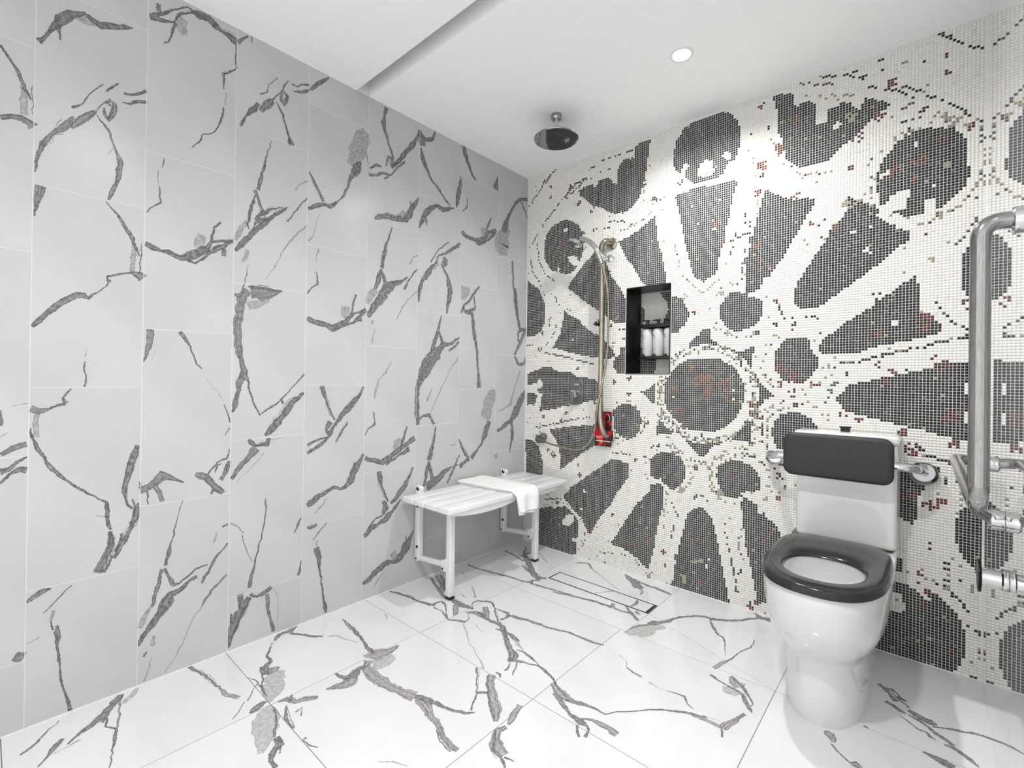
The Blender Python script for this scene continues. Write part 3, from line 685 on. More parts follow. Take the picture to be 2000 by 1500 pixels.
FLOOR_VEINS="""
d 129,-2311,33 110,-2286,46 70,-2258,29 27,-2224,15
d 220,-2281,25 187,-2258,43 163,-2246,87 132,-2225,47
l 189,-2248,28 184,-2218,28 174,-2191,47
d 173,-2219,30 143,-2191,58 128,-2166,107 109,-2143,138 85,-2123,109 42,-2096,131 13,-2075,83
d 123,-2141,156 119,-2124,42 163,-2134,20 196,-2114,36
d 196,-2114,36 237,-2124,53 290,-2138,21 363,-2154,16
m 15,-2073,37 63,-2087,32 127,-2095,31 193,-2111,31
l 74,-2078,80 48,-2055,89 9,-2032,57
d -4,-1885,56 63,-1866,45 146,-1851,34 222,-1846,37
m 222,-1846,38 274,-1840,92 314,-1821,71
d 348,-1814,17 387,-1845,20 407,-1869,14
d 418,-1822,42 411,-1806,127 402,-1787,120 394,-1769,70
d -6,-1485,45 22,-1528,136 18,-1569,101 52,-1601,43
l 58,-1613,71 91,-1633,35
d 85,-1631,37 131,-1662,48 182,-1668,68 202,-1695,101 251,-1713,113
m 251,-1713,108 242,-1679,168 240,-1660,58
l 261,-1668,196 287,-1694,296 325,-1712,315 361,-1729,294 391,-1750,153 409,-1763,73
d 190,-1706,39 267,-1726,27 303,-1745,37 374,-1754,20
l 423,-1768,63 463,-1786,292 505,-1810,328 543,-1824,266 582,-1844,174 610,-1862,75
d 444,-1759,25 505,-1778,35 576,-1812,48
d 580,-1808,89 616,-1813,125 634,-1840,97 656,-1853,62 692,-1853,73
d 614,-1805,26 649,-1826,20
d 350,-1806,20 274,-1746,14
d 223,-1760,10 274,-1746,29 360,-1755,20
m 426,-1741,49 435,-1716,104 469,-1702,102 477,-1677,115 501,-1643,75
d 425,-1695,41 456,-1714,40
d 465,-1729,27 520,-1755,57 583,-1758,19
d 518,-1724,33 511,-1698,23 546,-1720,22
d 36,-1534,71 82,-1510,59 127,-1486,75 159,-1456,54
l 175,-1441,57 195,-1413,59 257,-1401,31 304,-1380,28
d 24,-1536,83 3,-1497,85
d 90,-1333,27 155,-1335,33 259,-1354,38
m 482,-1605,30 496,-1574,72 505,-1532,232 473,-1479,82
d 422,-1541,44 473,-1535,57 492,-1518,149
d 645,-1748,45 648,-1760,18 690,-1753,21 706,-1743,18
d 100,-1334,25 220,-1352,32 308,-1363,38 352,-1374,74 415,-1381,74
m 444,-1418,187 466,-1443,124 515,-1455,197 571,-1458,213 636,-1450,186 691,-1437,170 732,-1424,234
m 436,-1410,320 430,-1367,297 445,-1337,214 440,-1284,56
l 456,-1407,651 476,-1373,474 481,-1337,232
d 475,-1441,45 461,-1462,112 466,-1486,130 489,-1520,155
m 503,-1521,241 507,-1550,205 484,-1603,41
d 422,-1541,37 466,-1535,87 480,-1515,106
d 732,-1424,97 781,-1403,115 827,-1395,80 868,-1385,60 914,-1365,63 934,-1341,24
m 748,-1421,125 801,-1430,176 833,-1444,127 874,-1449,114 906,-1461,108 941,-1477,90 983,-1485,100 1008,-1480,88
d 903,-1473,21 944,-1493,21 997,-1498,21
d 771,-1175,46 815,-1218,25 864,-1265,18 887,-1292,31 903,-1324,30 919,-1343,41
d 870,-1272,64 899,-1245,46
m 841,-1167,130 871,-1207,156 923,-1248,170 980,-1287,161 1009,-1325,67
d 831,-1176,26 912,-1258,30 979,-1310,29 1007,-1327,28
m 1019,-1218,96 1028,-1254,104 1041,-1286,101 1048,-1310,41
m 1049,-1319,69 1041,-1347,121 1059,-1378,132 1086,-1399,188 1119,-1404,140
d 1035,-1352,33 1083,-1411,31 1128,-1421,53 1149,-1434,30
d 1123,-1409,42 1153,-1402,18
l 674,-1759,29 706,-1743,17
l 878,-1654,24 907,-1627,29 949,-1610,22
d 7,-1033,50 69,-1017,86 134,-1005,79 178,-1004,52 232,-992,91 273,-984,116
d 277,-988,164 271,-963,67 277,-927,76 314,-938,38 383,-990,25 431,-1020,35
d 297,-991,58 341,-987,28 391,-1003,35 427,-1017,50
d 431,-1020,57 461,-998,65 497,-984,67 497,-965,28 489,-946,20 461,-931,15 457,-913,22
d 30,-790,44 108,-830,74 172,-860,83 249,-889,80 279,-893,61
m 34,-747,199 102,-780,180 178,-837,141 232,-889,83
d 43,-738,44 132,-790,41 204,-847,28
d 249,-889,65 307,-882,112 368,-887,143 407,-880,134 442,-877,61
m 425,-979,39 401,-945,129 357,-912,161 376,-894,110
d 442,-877,22 413,-860,16 394,-832,22 398,-805,58 457,-773,77
m 439,-924,52 465,-899,122 491,-889,173 535,-890,156
m 465,-826,108 508,-859,155 552,-900,75
d 480,-885,67 538,-900,71 580,-900,96 615,-894,94 645,-898,126
d 461,-769,68 507,-802,27 554,-844,36 602,-880,36
d 507,-802,35 555,-800,44 591,-795,91
d 602,-799,174 607,-835,55 599,-863,61
d 612,-803,93 672,-788,90 740,-777,78 806,-767,61 854,-752,53 902,-738,43
m 642,-895,101 685,-928,122 732,-966,94 776,-1001,115 813,-1029,123 842,-1062,127
d 605,-877,39 658,-905,51 712,-950,38 754,-990,46 805,-1027,44 834,-1059,42
d 636,-931,34 656,-925,79 676,-925,36
d 683,-918,48 718,-922,96 760,-934,78 774,-938,25
l 720,-931,58 773,-950,83 827,-975,26
d 791,-998,25 826,-1017,109 843,-1051,108 853,-1042,71 873,-1033,69
d 843,-1070,22 859,-1102,47 858,-1117,44
d 857,-1047,26 877,-1076,26 887,-1103,30 898,-1119,16
d 801,-989,22 834,-980,45 876,-990,57 918,-1001,21 937,-1012,19
d 868,-1033,46 900,-1026,41 926,-1012,45 961,-1016,65 1003,-1031,51 1023,-1037,36
d 841,-1146,34 861,-1145,56 875,-1159,20
l 286,-812,31 329,-822,60
d 253,-712,12 308,-749,18 369,-792,23
l 550,-967,28 587,-983,18 614,-983,14
l 501,-988,35 562,-1031,33 625,-1077,24 681,-1100,19 737,-1130,31 794,-1163,52
l 88,-624,47 161,-666,13
d 41,-537,61 123,-537,63 206,-522,79 304,-501,77 376,-492,62 447,-483,85
d 455,-484,135 446,-445,71 473,-420,112
d 464,-485,87 527,-471,60 613,-462,47 703,-444,47
d 45,-226,77 113,-240,72 242,-276,78
d 179,-201,125 240,-243,166 329,-320,173 410,-390,163 468,-415,106
m 273,-328,45 349,-365,116 396,-373,78
d 103,-88,51 179,-201,79 180,-149,93
d 424,-398,161 464,-390,97 484,-376,101
l 181,-1180,31 207,-1183,49 239,-1207,19
d 139,-1332,27 206,-1339,30 270,-1350,32 335,-1369,44 399,-1383,53
d 226,-106,17 358,-201,20
d 604,-480,39 686,-458,64 761,-441,76 818,-422,74 872,-422,82 902,-419,119
m 888,-382,85 910,-427,111
d 917,-421,88 956,-424,58 994,-413,83
d 943,-364,37 988,-402,74 1049,-451,72
m 1004,-372,66 1030,-401,78
d 957,-266,29 970,-305,81 963,-353,33
l 768,-353,49 796,-304,50 822,-264,89
d 769,-35,70 828,-78,191 875,-116,212 905,-148,191
d 830,-55,49 884,-77,89 929,-86,86 966,-80,110 1054,-102,75
d 905,-148,62 938,-174,44 941,-208,28
d 814,-763,58 866,-747,46 942,-741,62 999,-738,62 1039,-724,36
d 479,-83,56 536,-42,89 609,-106,29 727,-174,15 841,-237,24
l 1067,-586,162 1088,-540,399 1111,-519,366 1121,-469,252 1160,-419,114
d 1097,-449,90 1115,-418,185 1138,-382,95 1152,-362,106 1159,-326,67 1185,-279,75
d 1057,-535,39 1073,-486,53 1102,-452,69
d 1185,-279,53 1232,-227,67 1259,-210,74 1287,-213,121 1335,-181,87 1399,-116,70 1435,-60,75 1483,-30,143
d 1415,-18,71 1452,-45,133 1489,-54,60
d 1279,-213,29 1313,-275,59 1342,-316,57 1381,-345,42 1402,-399,19 1426,-468,9
m 1419,-581,74 1426,-548,86 1438,-501,62
d 1438,-501,42 1452,-444,26 1468,-372,27 1482,-330,28 1478,-267,13
l 1118,-743,34 1158,-760,16 1177,-795,22
d 1177,-795,33 1207,-807,41 1244,-812,49
l 1275,-820,47 1315,-828,10 1343,-820,10
d 1344,-823,17 1374,-813,35 1400,-810,46 1417,-836,29 1443,-851,16
d 1422,-628,71 1457,-643,43 1496,-652,52 1521,-655,49 1545,-668,77
l 1481,-680,148 1503,-672,221 1529,-682,115
m 1486,-588,100 1496,-624,94 1517,-641,90
d 1480,-583,31 1507,-605,62 1538,-631,65 1564,-667,34 1581,-692,24
d 1545,-668,64 1562,-702,80 1579,-725,71 1590,-739,19
d 1581,-692,15 1579,-710,32 1562,-702,25
m 1533,-609,78 1513,-610,79
m 1574,-761,58 1564,-792,55 1560,-817,95 1547,-847,113 1542,-876,104
d 1533,-871,30 1545,-887,36 1552,-914,33
m 1030,-1055,99 1066,-1076,154 1103,-1084,166 1133,-1085,113
d 1064,-1094,74 1101,-1110,95 1134,-1128,83 1161,-1141,55
d 1014,-1034,38 1059,-1065,30 1112,-1084,26
d 1112,-1097,61 1142,-1084,90 1173,-1072,71 1201,-1066,58 1229,-1067,39 1246,-1066,33 1259,-1042,26 1289,-1009,27 1317,-979,27 1344,-946,32
d 1344,-946,34 1367,-924,47 1393,-908,47 1425,-887,48 1448,-876,61 1473,-869,42 1488,-858,69
m 1450,-882,43 1475,-874,93 1508,-873,73 1534,-873,72
l 1488,-858,19 1530,-849,12
d 1158,-1143,63 1182,-1144,86 1208,-1149,126 1225,-1147,78
d 1205,-1165,45 1222,-1191,45 1237,-1203,39
d 1225,-1147,50 1242,-1159,36 1250,-1192,54
m 1199,-1135,38 1228,-1116,55 1261,-1114,106 1286,-1112,101 1315,-1119,120
d 1881,-272,69 1899,-289,75 1913,-309,83
d 1905,-287,76 1921,-281,82 1933,-294,36 1943,-308,27
d 1913,-309,31 1923,-334,75 1935,-349,87
d 1934,-316,93 1949,-322,77 1961,-326,31
d 1918,-299,22 1937,-328,30 1961,-351,29 1966,-362,45
d 1907,-372,72 1928,-382,67 1943,-397,81 1960,-403,36
d 1966,-376,82 1984,-387,120 2001,-399,140 2020,-402,157 2035,-404,50
d 1965,-404,35 1990,-416,53 2014,-433,49 2025,-443,41
d 1941,-427,17 1964,-440,25 1991,-467,32 2012,-467,44 2019,-485,53 2031,-489,26
d 2025,-423,27 2051,-406,28 2074,-394,60 2102,-384,35 2117,-373,60 2140,-368,54 2159,-369,55
d 2163,-370,27 2191,-368,34 2206,-383,36 2220,-395,30
d 2017,-437,55 2032,-454,71 2052,-466,72 2071,-484,67
d 2049,-496,44 2069,-495,77 2085,-506,74 2103,-522,77 2120,-543,24
m 1779,-668,49 1789,-678,137 1799,-693,111 1804,-709,47
d 1800,-721,31 1816,-741,27 1834,-757,28 1851,-769,34
m 1852,-773,46 1863,-763,129 1874,-770,71
d 1864,-565,65 1878,-568,32
d 2003,-575,42 2021,-580,72 2045,-586,147 2068,-593,116
"""
# ------------------------------------------------------------------ marble tiles with their printed veins
def clip(poly, pts):
    """Sutherland-Hodgman: polygon of (u, v, s, t) against a convex ccw polygon"""
    for (ax, ay), (bx, by) in zip(poly, poly[1:] + poly[:1]):
        res = []
        for i, p in enumerate(pts):
            q = pts[i - 1]
            dp = (bx - ax) * (p[1] - ay) - (by - ay) * (p[0] - ax); dq = (bx - ax) * (q[1] - ay) - (by - ay) * (q[0] - ax)
            if (dp >= 0) != (dq >= 0):
                f = dq / (dq - dp); res.append(tuple(q[j] + (p[j] - q[j]) * f for j in range(4)))
            if dp >= 0: res.append(p)
        pts = res
        if len(pts) < 3: return []
    return pts
def parse_veins(txt, seed):
    rnd = random.Random(seed); out = []
    for ln in txt.strip().split('\n'):
        t = ln.split(); kind = t[0]; P = [tuple(float(a) for a in s.split(',')) for s in t[1:]]
        P = [(a / 1000, b / 1000, max(w / 10000, .0006)) for a, b, w in P]
        S = [P[0]]
        for p, q in zip(P, P[1:]):                       # jagged subdivision
            L = math.hypot(q[0] - p[0], q[1] - p[1]); n = max(1, min(10, int(L / .014)))
            ph = rnd.random() * 6.3
            for j in range(1, n + 1):
                f = j / n; am = 0 if j == n else min(.0035, L * .06)
                wv = p[2] + (q[2] - p[2]) * f
                S.append((p[0] + (q[0] - p[0]) * f + rnd.uniform(-am, am), p[1] + (q[1] - p[1]) * f + rnd.uniform(-am, am), wv * (1 if j == n else rnd.uniform(.75, 1.25))))
        out.append((kind, S))
        big = max(p[2] for p in P)
        if big > .010 and kind != 'l':                    # a thin dark seam runs inside the broad veins
            for sg in (rnd.uniform(-.75, -.3), rnd.uniform(.3, .8)):
                T = []
                for i, s in enumerate(S):
                    a, b = S[max(i - 1, 0)], S[min(i + 1, len(S) - 1)]; dx, dy = b[0] - a[0], b[1] - a[1]; l = math.hypot(dx, dy) + 1e-9
                    T.append((s[0] - dy / l * s[2] * sg, s[1] + dx / l * s[2] * sg, rnd.uniform(.0006, .0022)))
                out.append(('d', T))
        if kind == 'd' and .0022 < big < .02 and len(S) > 8 and rnd.random() < .38:   # fine threads wander beside it
            for q in range(2):
                i0 = rnd.randint(0, len(S) // 3); i1 = rnd.randint(len(S) * 2 // 3, len(S)); T = []; off = 0
                for i in range(i0, i1):
                    off = max(-1, min(1, off + rnd.uniform(-.6, .6)))
                    s = S[i]; a, b = S[max(i - 1, 0)], S[min(i + 1, len(S) - 1)]; dx, dy = b[0] - a[0], b[1] - a[1]; l = math.hypot(dx, dy) + 1e-9
                    d = off * (.004 + s[2] * 1.3); T.append((s[0] - dy / l * d, s[1] + dx / l * d, rnd.uniform(.0004, .0013)))
                if len(T) > 3: out.append(('d', T))
    return out
def vein_quads(veins):
    out = []
    for n, (kind, S) in enumerate(veins):
        E = []; L = 0
        for i, s in enumerate(S):
            a, b = S[max(i - 1, 0)], S[min(i + 1, len(S) - 1)]; dx, dy = b[0] - a[0], b[1] - a[1]; l = math.hypot(dx, dy) + 1e-9
            w = s[2] * 1.12
            if i: L += math.hypot(s[0] - S[i - 1][0], s[1] - S[i - 1][1])
            E.append(((s[0] - dy / l * w, s[1] + dx / l * w, w / .004, -w / .004), (s[0] + dy / l * w, s[1] - dx / l * w, w / .004, w / .004)))
        lay = {'l': 0, 'm': 1, 'd': 2}[kind]
        for i in range(len(E) - 1):
            out.append((kind, lay, n, [E[i][0], E[i][1], E[i + 1][1], E[i + 1][0]]))
    return out
def marble_tile(name, poly, parts, quads, to3, nrm, parent, mats, thick=.0012, gap=.0011):
    """poly: ccw outline; parts: convex pieces of it used to clip the print"""
    cx = sum(p[0] for p in poly) / len(poly); cy = sum(p[1] for p in poly) / len(poly)
    def inset(pl):
        n = len(pl); r = []
        for i in range(n):
            p0, p, p1 = pl[i - 1], pl[i], pl[(i + 1) % n]
            a = (p[0] - p0[0], p[1] - p0[1]); b = (p1[0] - p[0], p1[1] - p[1])
            la, lb = math.hypot(*a), math.hypot(*b); na = (-a[1] / la, a[0] / la); nb = (-b[1] / lb, b[0] / lb)
            k = 1 + na[0] * nb[0] + na[1] * nb[1]
            r.append((p[0] + (na[0] + nb[0]) / k * gap, p[1] + (na[1] + nb[1]) / k * gap))
        return r
    P = inset(poly); n = len(P); V = []; F = []; MI = []; UV = []
    org = to3(cx, cy)
    def add(u, v, h): V.append(to3(u, v) + nrm * h - org); return len(V) - 1
    top = [add(u, v, 0) for u, v in P]; bot = [add(u, v, -thick) for u, v in P]
    F.append(top); MI.append(0); UV += [(0, 0)] * n
    for i in range(n): F.append([top[i], bot[i], bot[(i + 1) % n], top[(i + 1) % n]]); MI.append(0); UV += [(0, 0)] * 4
    for C in parts:
        Ci = inset(C); x0 = min(p[0] for p in Ci); x1 = max(p[0] for p in Ci); y0 = min(p[1] for p in Ci); y1 = max(p[1] for p in Ci)
        for kind, lay, k, q in quads:
            if max(a[0] for a in q) < x0 or min(a[0] for a in q) > x1 or max(a[1] for a in q) < y0 or min(a[1] for a in q) > y1: continue
            r = clip(Ci, q)
            if len(r) < 3: continue
            h = .0001 + lay * .00006 + (k % 50) * .000001
            F.append([add(a[0], a[1], h) for a in r]); MI.append({'d': 1, 'm': 2, 'l': 3}[kind]); UV += [(a[2], a[3]) for a in r]
    me = bpy.data.meshes.new(name); me.from_pydata(V, [], F); me.update()
    uvl = me.uv_layers.new(name='UVMap'); uvl.data.foreach_set('uv', np.array(UV, dtype=np.float32).ravel())
    me.polygons.foreach_set('material_index', MI)
    o = link(me, name, parent, mats); o.location = org - Vector(parent.location)
    # all faces look along the surface normal
    bm = bmesh.new(); bm.from_mesh(me)
    for f in bm.faces:
        if f.material_index or f.index == 0:
            if f.normal.dot(nrm) < 0: f.normal_flip()
    bm.to_mesh(me); bm.free()
    return o

def slab(name, boxes, m, kind='structure'):
    bm = bmesh.new()
    for b in boxes: box(bm, *b)
    return tag(from_bm(bm, name, m), kind=kind)
YB = -3.30                                       # the room goes on behind the camera to here, then opens to the hall
# left wall
wall_left = slab('wall_left', [(-.12, -.0008, YB, .2, -.1, H + .16)], WALL_GROUT)
wq = vein_quads(parse_veins(WALL_VEINS, 3))
ys = [YB, -2.8984, -2.5984, -2.2984, -2.0312, -1.7560, -1.4729, -1.1827, -.8849, -.5865, -.2847, 0]
z0s = [1.421, 1.82, 2.029, 1.6255, 1.8265, 2.029, 2.2406, 1.823, 2.029, 2.220, 1.827]
to3 = lambda u, v: Vector((0, u, v)); nx = Vector((1, 0, 0))
for c in range(len(ys) - 1):
    zs = sorted({H, 0.0} | {z0s[c] + k * .6084 for k in range(-4, 3) if .02 < z0s[c] + k * .6084 < H - .02})
    for a, b in zip(zs, zs[1:]):
        r = [(ys[c], a), (ys[c + 1], a), (ys[c + 1], b), (ys[c], b)]
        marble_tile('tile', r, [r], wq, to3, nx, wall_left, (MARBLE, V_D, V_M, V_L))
# floor
floor = slab('floor', [(-.12, W + .12, YB, .2, -.12, -.0010)], FLOOR_GROUT)
fq = vein_quads(parse_veins(FLOOR_VEINS, 5))
tof = lambda u, v: Vector((u, v, 0)); nz = Vector((0, 0, 1))
xs = [0, .425, 1.03, 1.62, W + .004]; yf = [YB, -2.96, -2.345, -1.762, -1.168, -.570, 0]
FM = (FLOORM, VF_D, VF_M, VF_L)
def rect(a, b, c, d): return [(a, c), (b, c), (b, d), (a, d)]
DX0, DX1, DY0, DY1 = .486, 1.052, -.363, -.258
for i in range(4):
    for j in range(6):
        r = rect(xs[i], xs[i + 1], yf[j], yf[j + 1])
        if j == 5 and i == 1:                    # tile cut round the strip drain
            pl = [(.425, -.57), (1.058, -.57), (1.058, DY0), (DX0, DY0), (DX0, DY1), (1.058, DY1), (1.058, 0), (.425, 0)]
            marble_tile('tile', pl, [rect(.425, 1.058, -.57, DY0), rect(.425, DX0, DY0, DY1), rect(.425, 1.058, DY1, 0)], fq, tof, nz, floor, FM)
        elif j == 5 and i == 2:                  # tile split by the fall line to the drain
            a = [(1.058, -.57), (1.62, -.57), (1.058, -.36)]; b = [(1.058, -.36), (1.62, -.57), (1.62, 0), (1.058, 0)]
            for pl in (a, b): marble_tile('tile', pl, [pl], fq, tof, nz, floor, FM, gap=.0007)
        else:
            marble_tile('tile', r, [r], fq, tof, nz, floor, FM)
# strip drain with a tiled insert
dr = empty('floor_drain', ((DX0 + DX1) / 2, (DY0 + DY1) / 2, 0), 'long narrow floor drain with a marble insert framed by a thin black edge', 'drain')
bm = bmesh.new()
for b in ((DX0, DX1, DY0, DY0 + .007), (DX0, DX1, DY1 - .006, DY1), (DX0, DX0 + .006, DY0 + .007, DY1 - .006), (DX1 - .013, DX1, DY0 + .007, DY1 - .006)):
    box(bm, b[0], b[1], b[2], b[3], -.0008, .0004)
from_bm(bm, 'frame', BLACK, dr)
pl = rect(DX0 + .006, DX1 - .013, DY0 + .007, DY1 - .006)
marble_tile('insert', pl, [pl], fq, tof, nz, dr, FM, thick=.0009, gap=.0006)

# right wall: highly polished light panels that mirror the room
wall_right = slab('wall_right', [(W + .001, W + .12, -2.15, .2, -.1, H + .16)], WALL_GROUT)
tor = lambda u, v: Vector((W, u, v))
ym = [-2.15, -1.50, -.75, 0]
for c in range(3):
    zs = [0, 1.2, H]
    for a, b in zip(zs, zs[1:]):
        r = rect(ym[c], ym[c + 1], a, b)
        p = marble_tile('wall_panel', [r[1], r[0], r[3], r[2]][::-1], [r], [], tor, Vector((-1, 0, 0)), wall_right, (MIRROR,), gap=.0006)
# ceiling in two levels of plasterboard with the slot between
ceiling = slab('ceiling', [(-.12, W + .12, YB, -1.250, H, H + .14), (-.12, W + .12, -1.182, .2, H, H + .14), (-.12, W + .12, -1.3, -1.1, H + .14, H + .16)], PLASTER)
bm = bmesh.new()
if True:
    box(bm, 0, .004, YB, -1.25, H - .003, H); box(bm, 0, .004, -1.182, 0, H - .003, H); box(bm, 0, W, -.004, 0, H - .003, H); box(bm, W - .0035, W, -.0035, 0, 0, H); box(bm, 0, .003, YB, 0, 0, .003); box(bm, 0, W, -.003, 0, 0, .003)
tag(from_bm(bm, 'trim_1', WALL_GROUT), kind='structure')

# ------------------------------------------------------------------ mosaic wall
NICHE_POLY = '''K 848,1579 923,1579 924,1470 897,1478 897,1513 872,1544
K 739,1498 764,1487 765,1442 753,1395 734,1396
K 895,1449 924,1470 926,1366 884,1369 883,1421
K 736,1207 841,1195 838,1143 820,1113 738,1107
'''
NX, NZ = 204, 226
PX_, PZ_ = W / NX, H / NZ
gx = (np.arange(NX) + .5) * PX_; gz = (np.arange(NZ) + .5) * PZ_
GX, GZ = np.meshgrid(gx, gz, indexing='ij')
grid = np.full((NX, NZ), 'W', dtype='<U1')
def inside(pts):
    c = np.zeros((NX, NZ), bool); n = len(pts)
    for i in range(n):
        (x0, z0), (x1, z1) = pts[i - 1], pts[i]
        if z0 == z1: continue
        c ^= ((z0 > GZ) != (z1 > GZ)) & (GX < (x1 - x0) * (GZ - z0) / (z1 - z0) + x0)
    return c
pairs = lambda t: [tuple(float(a) / 1000 for a in s.split(',')) for s in t]
base_dark = np.zeros((NX, NZ), bool)
for ln in POLY.strip().split('\n'):
    t = ln.split(); m_ = inside(pairs(t[1:])); grid[m_] = t[0]
rnd = np.random.RandomState(11)
darkmask = grid == 'K'
# faint ghosts of grey and tan tiles all over the pale tracery, mixed glass in the dark lights
u = rnd.rand(NX, NZ)
grid[(grid == 'W') & (u < .055)] = 'g'
grid[(grid == 'W') & (u > .9955)] = 'T'
grid[(grid == 'W') & (u > .9985)] = 'D'
grid[darkmask & (u < .035)] = 'D'
grid[darkmask & (u > .995)] = 'T'
def put(x, z, k):
    i, j = int(x / PX_), int(z / PZ_)
    if 0 <= i < NX and 0 <= j < NZ: grid[i, j] = k
for ln in LINES.strip().split('\n'):
    t = ln.split(); P = pairs(t[2:]); dens = float(t[1])
    for (x0, z0), (x1, z1) in zip(P, P[1:]):
        n = int(max(abs(x1 - x0) / PX_, abs(z1 - z0) / PZ_)) + 1
        for k in range(n):
            if rnd.rand() < dens:
                kk = t[0] if rnd.rand() < .8 else rnd.choice(list('DTRK'))
                put(x0 + (x1 - x0) * k / n, z0 + (z1 - z0) * k / n, kk)
for s in RINGS.split():
    x, z, r0, r1, d, ks = s.split(','); x, z, r0, r1, d = int(x) / 1000, int(z) / 1000, float(r0), float(r1), float(d)
    R = np.hypot((GX - x) / PX_, (GZ - z) / PZ_); m_ = (R > r0) & (R < r1) & (grid != 'K') & (rnd.rand(NX, NZ) < d)
    for i, j in zip(*np.where(m_)): grid[i, j] = ks[rnd.randint(len(ks))]
for s in SPOTS.split():
    k, r, x, z = s.split(','); r = float(r); x, z = int(x) / 1000, int(z) / 1000
    R = np.hypot((GX - x) / PX_, (GZ - z) / PZ_)
    m_ = (R < r) & (rnd.rand(NX, NZ) < (.62 if r > 1.1 else 1))
    grid[m_] = k
PAL = {'W': (.82, .81, .778), 'g': (.73, .73, .695), 'K': (.005, .005, .0055), 'D': (.07, .068, .063), 'T': (.27, .25, .17), 'R': (.085, .012, .010), 'O': (.12, .028, .010)}
def mosaic_mesh(cells, y, name, parent, scale=.845):
    """cells: list of (i, j); every tessera is its own raised block"""
    I = np.array([c[0] for c in cells]); J = np.array([c[1] for c in cells]); n = len(I)
    rs = np.random.RandomState(5)
    cx = gx[I]; cz = gz[J]
    hx = PX_ * .5 * scale * (1 + rs.uniform(-.03, .03, n)); hz = PZ_ * .5 * scale * (1 + rs.uniform(-.03, .03, n))
    V = np.zeros((n, 8, 3), np.float32)
    for k, (sx, sz) in enumerate(((-1, -1), (1, -1), (1, 1), (-1, 1))):
        V[:, k, 0] = cx + sx * hx; V[:, k, 2] = cz + sz * hz; V[:, k, 1] = y + .0008
        V[:, k + 4, 0] = cx + sx * (hx - .0004); V[:, k + 4, 2] = cz + sz * (hz - .0004); V[:, k + 4, 1] = y - .0009 + rs.uniform(-.00015, .00015, n)
    fq_ = np.array([[4, 5, 6, 7], [0, 1, 5, 4], [1, 2, 6, 5], [2, 3, 7, 6], [3, 0, 4, 7]])
    F = (np.arange(n)[:, None, None] * 8 + fq_[None]).reshape(-1, 4)
    me = bpy.data.meshes.new(name)
    me.vertices.add(n * 8); me.vertices.foreach_set('co', V.ravel())
    me.loops.add(F.size); me.loops.foreach_set('vertex_index', F.ravel().astype(np.int32))
    me.polygons.add(len(F)); me.polygons.foreach_set('loop_start', (np.arange(len(F)) * 4).astype(np.int32))
    try: me.polygons.foreach_set('loop_total', np.full(len(F), 4, np.int32))
    except Exception: pass
    me.update(calc_edges=True)
    col = np.ones((n, 4), np.float32)
    for k, v in PAL.items(): col[[grid[a, b] == k for a, b in cells], :3] = v
    dk = col[:, 0] < .05
    jit = np.where(dk, rs.uniform(.5, 2.4, n), rs.uniform(.955, 1.03, n)); col[:, :3] *= jit[:, None]
    wm = col[:, 0] > .5; col[wm, 0] *= rs.uniform(.985, 1.02, wm.sum()); col[wm, 2] *= rs.uniform(.96, 1.02, wm.sum())
    at = me.attributes.new('tint', 'FLOAT_COLOR', 'POINT'); at.data.foreach_set('color', np.repeat(col, 8, axis=0).ravel())
    o = link(me, name, parent, (MOS,)); o['kind'] = 'stuff'
    return o
NX0, NX1, NZ0, NZ1, ND = .737, .989, 1.102, 1.580, .170      # the niche
wall_back = slab('wall_back', [(-.12, NX0, 0, .12, -.1, H + .16), (NX1, W + .12, 0, .12, -.1, H + .16), (NX0, NX1, 0, .12, -.1, NZ0), (NX0, NX1, 0, .12, NZ1, H + .16),
                               (NX0 - .1, NX1 + .1, ND, ND + .05, NZ0 - .1, NZ1 + .1)], MOS_GROUT)
m = .006
cells = [(i, j) for i in range(NX) for j in range(NZ) if not (NX0 - m < gx[i] < NX1 + m and NZ0 - m < gz[j] < NZ1 + m)]
mosaic_mesh(cells, -.0002, 'mosaic_tile', wall_back)
for ln in NICHE_POLY.strip().split('\n'):           # the picture shifts in the recess
    grid[inside(pairs(ln.split()[1:])) & (GX > NX0) & (GX < NX1)] = 'K'
cells = [(i, j) for i in range(NX) for j in range(NZ) if NX0 + .006 < gx[i] < NX1 - .006 and NZ0 + .006 < gz[j] < NZ1 - .006]
mosaic_mesh(cells, ND - .0004, 'mosaic_tile', wall_back)
bm = bmesh.new()                                   # black liner of the niche
box(bm, NX0 - .002, NX0 + .003, -.002, ND, NZ0, NZ1); box(bm, NX1 - .003, NX1 + .002, -.002, ND, NZ0, NZ1)
box(bm, NX0, NX1, -.002, ND, NZ1 - .003, NZ1 + .002)
from_bm(bm, 'niche_liner', BLACKG, wall_back)
bm = bmesh.new(); box(bm, NX0, NX1, -.002, ND, NZ0 - .001, NZ0 + .003); from_bm(bm, 'niche_sill', GREYMET, wall_back)

# ------------------------------------------------------------------ downlight in view
dl = empty('downlight', (1.238, -.511, H), 'round recessed ceiling downlight, lit, above the shower area', 'light')
bm = bmesh.new(); lathe(bm, [(.034, -.0005), (.036, -.003), (.044, -.003), (.047, 0)], (1.238, -.511, H)); from_bm(bm, 'rim', WPAINT, dl, True)
bm = bmesh.new(); lathe(bm, [(.001, -.0042), (.028, -.0042), (.034, -.001)], (1.238, -.511, H)); from_bm(bm, 'lens', GLOW, dl, True)

